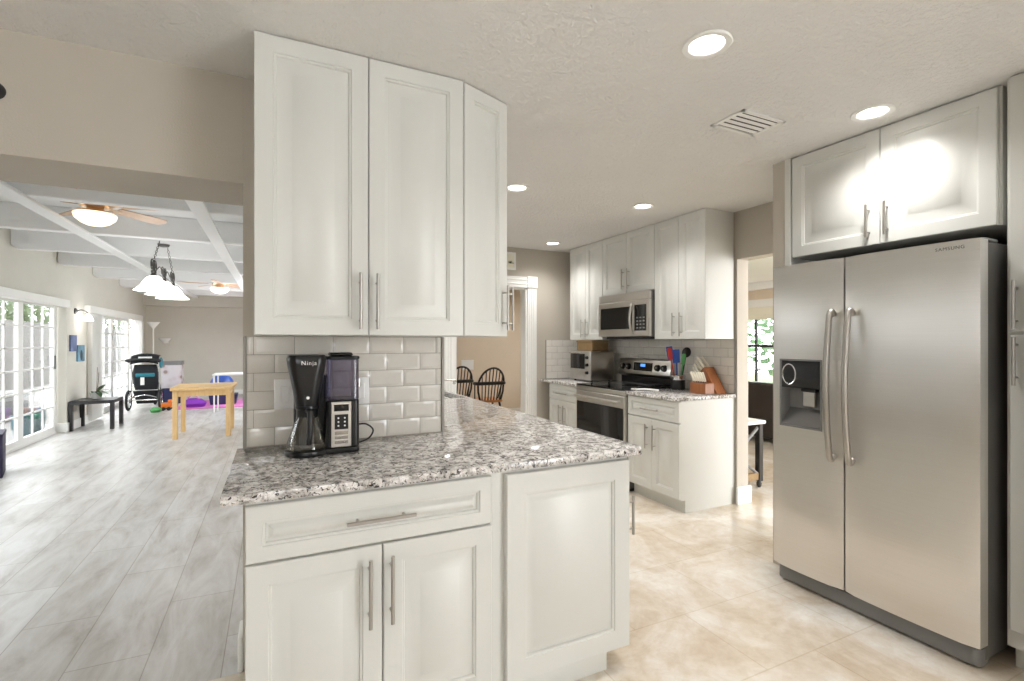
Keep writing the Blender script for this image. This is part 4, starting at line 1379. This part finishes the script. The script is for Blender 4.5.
g.make('iron_bar', IRON, t)
for ye in (6.25, 6.77, 7.30):
    s_ = G().lathe([(.03, 2.035), (.06, 2.02), (.09, 1.985), (.12, 1.93), (.165, 1.89), (.175, 1.882), (.165, 1.884), (.11, 1.925), (.085, 1.97), (.03, 2.02)], (px_, ye, 0), 32).make('bell_shade', E_PEND, t)
    G().lathe([(0, 2.06), (.022, 2.06), (.034, 2.03), (0, 2.03)], (px_, ye, 0), 16).make('socket_cap', IRON, s_)

# ================================================================== DINING ROOM BEYOND THE DOORWAY
def windsor(label):
    """bow-back chair: back at -y, seat towards +y"""
    t = thing('windsor_chair', label, 'chair', (0, 0, 0), 'bow-back chairs in the dining room')
    loft(G(), [(rrect(-.20, .20, -.19, .22, .08), .435), (rrect(-.215, .215, -.20, .23, .09), .450), (rrect(-.205, .205, -.19, .22, .08), .47)]).make('seat', OAKSEAT, t, 'orange-brown wooden seat')
    g = G()
    bow = []
    for q in range(17):
        a = PI * q / 16
        bow.append((.205 * math.cos(a), -.17 - .12 * math.sin(a), .70 + .26 * math.sin(a)))
    g.tube([(.165, -.15, .46), (.20, -.165, .60)] + bow + [(-.20, -.165, .60), (-.165, -.15, .46)], .016, 8)
    g.make('back_bow', BLACKW, t)
    g = G().tube([(.225, -.06, .72), (.21, -.19, .725), (.12, -.235, .73), (0, -.245, .73), (-.12, -.235, .73), (-.21, -.19, .725), (-.225, -.06, .72)], .026, 8, smooth=4)
    g.make('arm_rail', BLACKW, t)
    for q in range(7):
        f = (q - 3) / 3
        xt = f * .165
        zt_ = .70 + .26 * math.sqrt(max(0, 1 - (xt / .205) ** 2)) - .005
        yt = -.17 - .12 * math.sqrt(max(0, 1 - (xt / .205) ** 2))
        G().cyl((f * .14, -.165, .46), (xt, yt, zt_), .0085, n=6).make('spindle', BLACKW, t)
    for k in (-1, 1):
        G().cyl((k * .19, .02, .46), (k * .22, -.07, .72), .010, n=8).make('arm_post', BLACKW, t)
        for j, (a, b_) in enumerate(((-.14, -.22), (.15, .23))):
            G().cyl((k * .15, a, .44), (k * .21, b_, 0), .018, .012, 10).make('leg', BLACKW, t)
    G().tube([(-.18, -.18, .20), (-.18, .19, .20)], .010, 6).tube([(.18, -.18, .20), (.18, .19, .20)], .010, 6).tube([(-.18, 0, .20), (.18, 0, .20)], .010, 6).make('stretcher', BLACKW, t)
    return t
wc = windsor('black bow-back chair with brown seat fully in view through the far doorway')
wc.location = (2.955, 7.05, 0)
wc.rotation_euler = (0, 0, -.03)
dup(wc, (2.645, 7.60, 0), 0.0, 'black bow-back chair half hidden behind the tiled wall end')
dup(wc, (3.52, 6.35, 0), 1.6, 'black chair edge beside the fluted door casing')
t = thing('switch_plate', 'white plate on the peach dining room wall above the chairs', 'switch', (3.0, 8.2, 1.1))
G().rings((2.95, 8.199, .86), X, -Y, .23, .17, [(0, 0), (0, .004), (.005, .008)]).make('plate', PLASTIC_W, t)
# framed plant print beside the far casing
t = thing('framed_picture', 'small white framed plant print above the far doorway', 'picture', (2.42, YF, 2.3))
fg = G().rings((2.335, YF - .001, 2.175), X, -Y, .165, .20, [(0, 0), (0, .018), (.022, .018), (.024, .012)]).make('frame', WHITE, t)
G().rings((2.359, YF - .013, 2.199), X, -Y, .117, .152, [(0, 0), (0, .002)]).make('mount', LINEN, t)
g = G()
for a in range(6):
    an = math.radians(20 + a * 28)
    leafshape(g, (2.435, YF - .018, 2.245), (math.cos(an), 0.02, math.sin(an)), .05, .022, .3)
g.make('plant_motif', LEAF, t)

# ================================================================== LOUNGE BEYOND THE SIDE DOORWAY
t = thing('leather_sofa', 'dark leather sofa seen from behind in the room beyond the side doorway', 'sofa', (6.3, 4.6, 0))
B(5.90, 6.75, 3.5, 5.6, .06, .42, .03, 2).make('base', LEATHER, t)
for k in range(3):
    y0 = 3.52 + k * .69
    B(5.88, 6.12, y0, y0 + .68, .30, .80, .05, 3).make('back_cushion', LEATHER, t)
    B(6.10, 6.74, y0, y0 + .68, .42, .56, .04, 3).make('seat_cushion', LEATHER, t)
for y0 in (3.38, 5.6):
    B(5.92, 6.75, y0, y0 + .14, .06, .62, .04, 3).make('armrest', LEATHER, t)
g = G()
for x in (5.98, 6.68):
    for y in (3.5, 5.6):
        g.box(x - .03, x + .03, y - .03, y + .03, 0, .07)
g.make('feet', BLACKM, t)
t = thing('console_table', 'white-topped console table with dark braced legs beyond the side doorway', 'table', (4.1, 3.5, 0))
tx0, tx1, ty0, ty1 = 3.72, 4.10, 3.10, 4.3
G().prism(rrect(tx0, tx1, ty0, ty1, .02), .595, .625, 'z', .006, 2).make('tabletop', PLASTIC_W, t, 'pale top')
for (x, y) in ((tx0 + .05, ty0 + .05), (tx1 - .04, ty0 + .05), (tx0 + .05, ty1 - .05), (tx1 - .04, ty1 - .05)):
    lg = B(x - .025, x + .025, y - .025, y + .025, .06, .595, .003).make('leg', BLACKW, t)
    G().lathe([(0, 0), (.012, 0), (.022, .02), (.024, .04), (.015, .062), (0, .062)], (x, y, 0), 12).make('foot', BLACKW, lg)
g = G()
for yy in (ty0 + .05, ty1 - .05):
    for s0, s1 in ((.14, .40), (.40, .14)):
        pass
    g.cyl((tx0 + .06, yy, .36), (tx1 - .05, yy, .56), .014, n=8).cyl((tx0 + .06, yy, .30), (tx1 - .05, yy, .12), .014, n=8)
g.make('brace', GREYP, t)
B(tx0 + .05, tx1 - .04, ty0 + .035, ty0 + .065, .075, .14).make('stretcher', CARTON, t)

# ================================================================== OUTSIDE
struct(B(-16, -2.975, -2, 52, -.2, -.03), 'ground', PATIO)
struct(B(8.12, 20, -4, 18, -.2, -.05), 'ground.001', GRASS)
t = thing('garden_fence', 'weathered board fence beyond the sliding doors', 'fence', (-6.6, 12, 0))
g = G()
y = 4.0
while y < 44:
    g.box(-6.66, -6.63, y, y + .135, -.03, 1.95 + .02 * math.sin(y * 9), .004)
    y += .145
g.make('boards', FENCE, t, smooth=False)
for yy in [4.2 + 2.4 * q for q in range(17)]:
    B(-6.76, -6.66, yy - .05, yy + .05, -.03, 1.8).make('post', FENCE, t, smooth=False)


def tree(x, y, h, r, label, m, n=1500, ls=.24, zlo=None, grp='garden trees'):
    t = thing('garden_tree', label, 'tree', (x, y, -.05), grp)
    G().tube([(x, y, -.05), (x + .08, y + .05, h * .4), (x, y, h * .8)], [.09, .04], 10, smooth=3).make('trunk', BARK, t)
    b = bmesh.new()
    for i in range(n):
        while True:
            p = Vector((random.uniform(-1, 1), random.uniform(-1, 1), random.uniform(-1, 1)))
            if .35 < p.length < 1:
                break
        c = Vector((x, y, h - (h - (zlo or h * .3)) * .5)) + Vector((p.x * r, p.y * r, p.z * (h - (zlo or h * .3)) * .5))
        d = Vector((random.uniform(-1, 1), random.uniform(-1, 1), random.uniform(-.8, .3))).normalized()
        s_ = d.orthogonal().normalized() * ls * random.uniform(.15, .3)
        l = ls * random.uniform(.7, 1.3)
        vs = [b.verts.new(c), b.verts.new(c + d * l * .5 + s_), b.verts.new(c + d * l), b.verts.new(c + d * l * .5 - s_)]
        b.faces.new(vs)
    G().add(b).make('foliage', m, t, smooth=False)
tree(-8.9, 18.6, 4.4, 1.5, 'green tree behind the fence at the frame edge of the nearer door', LEAFL, zlo=1.4)
tree(-8.9, 22.8, 4.6, 1.6, 'tall green tree behind the fence in the first door panes', LEAFL, zlo=1.4)
tree(-8.9, 27.0, 5.0, 1.8, 'wide green tree behind the fence in the second set of door panes', LEAFL, zlo=1.5)
tree(-9.1, 33.0, 5.4, 2.2, 'green tree behind the fence in the farther sliding door', LEAFL, zlo=1.5)
tree(-9.3, 40.5, 5.8, 2.3, 'distant green tree behind the end of the fence', LEAFL, zlo=1.5)
tree(12.0, 8.4, 4.2, 1.8, 'dense green tree outside the lounge window', LEAF, 700, .3, .4, 'trees outside the lounge')
tree(14.5, 12.5, 5.0, 2.0, 'tall green tree farther outside the lounge window', LEAFL, 700, .3, .4, 'trees outside the lounge')
def pot(x, y, r, h, label):
    t = thing('garden_pot', label, 'flower pot', (x, y, -.03), 'blue patio pots')
    G().lathe([(0, -.03), (r * .7, -.03), (r, h * .6), (r * .95, h - .04), (r * 1.06, h - .02), (r * 1.06, h), (r * .9, h), (r * .85, h - .08), (0, h - .08)], (x, y, 0), 24).make('pot_body', GLAZE, t)
    G().lathe([(0, h - .07), (r * .86, h - .075), (0, h - .06)], (x, y, 0), 16).make('soil', SOIL, t)
pot(-3.22, 9.36, .13, .31, 'shorter blue glazed pot on the patio behind the door glass')
pot(-3.22, 9.70, .14, .36, 'taller blue glazed pot on the patio behind the door glass')
t = thing('condenser_unit', 'grey slatted condenser unit on the patio seen low through the nearer sliding door', 'air conditioner', (-4.35, 11.7, -.03))
B(-4.6, -4.1, 11.25, 12.15, -.03, .44, .02, 2).make('housing', GREYP, t)
for k in range(7):
    B(-4.53, -4.17, 11.235, 11.25, .03 + k * .055, .055 + k * .055).make('louvre', GREYM, t, smooth=False)
B(-4.62, -4.08, 11.22, 12.17, .44, .465, .008).make('top_panel', GREYM, t)
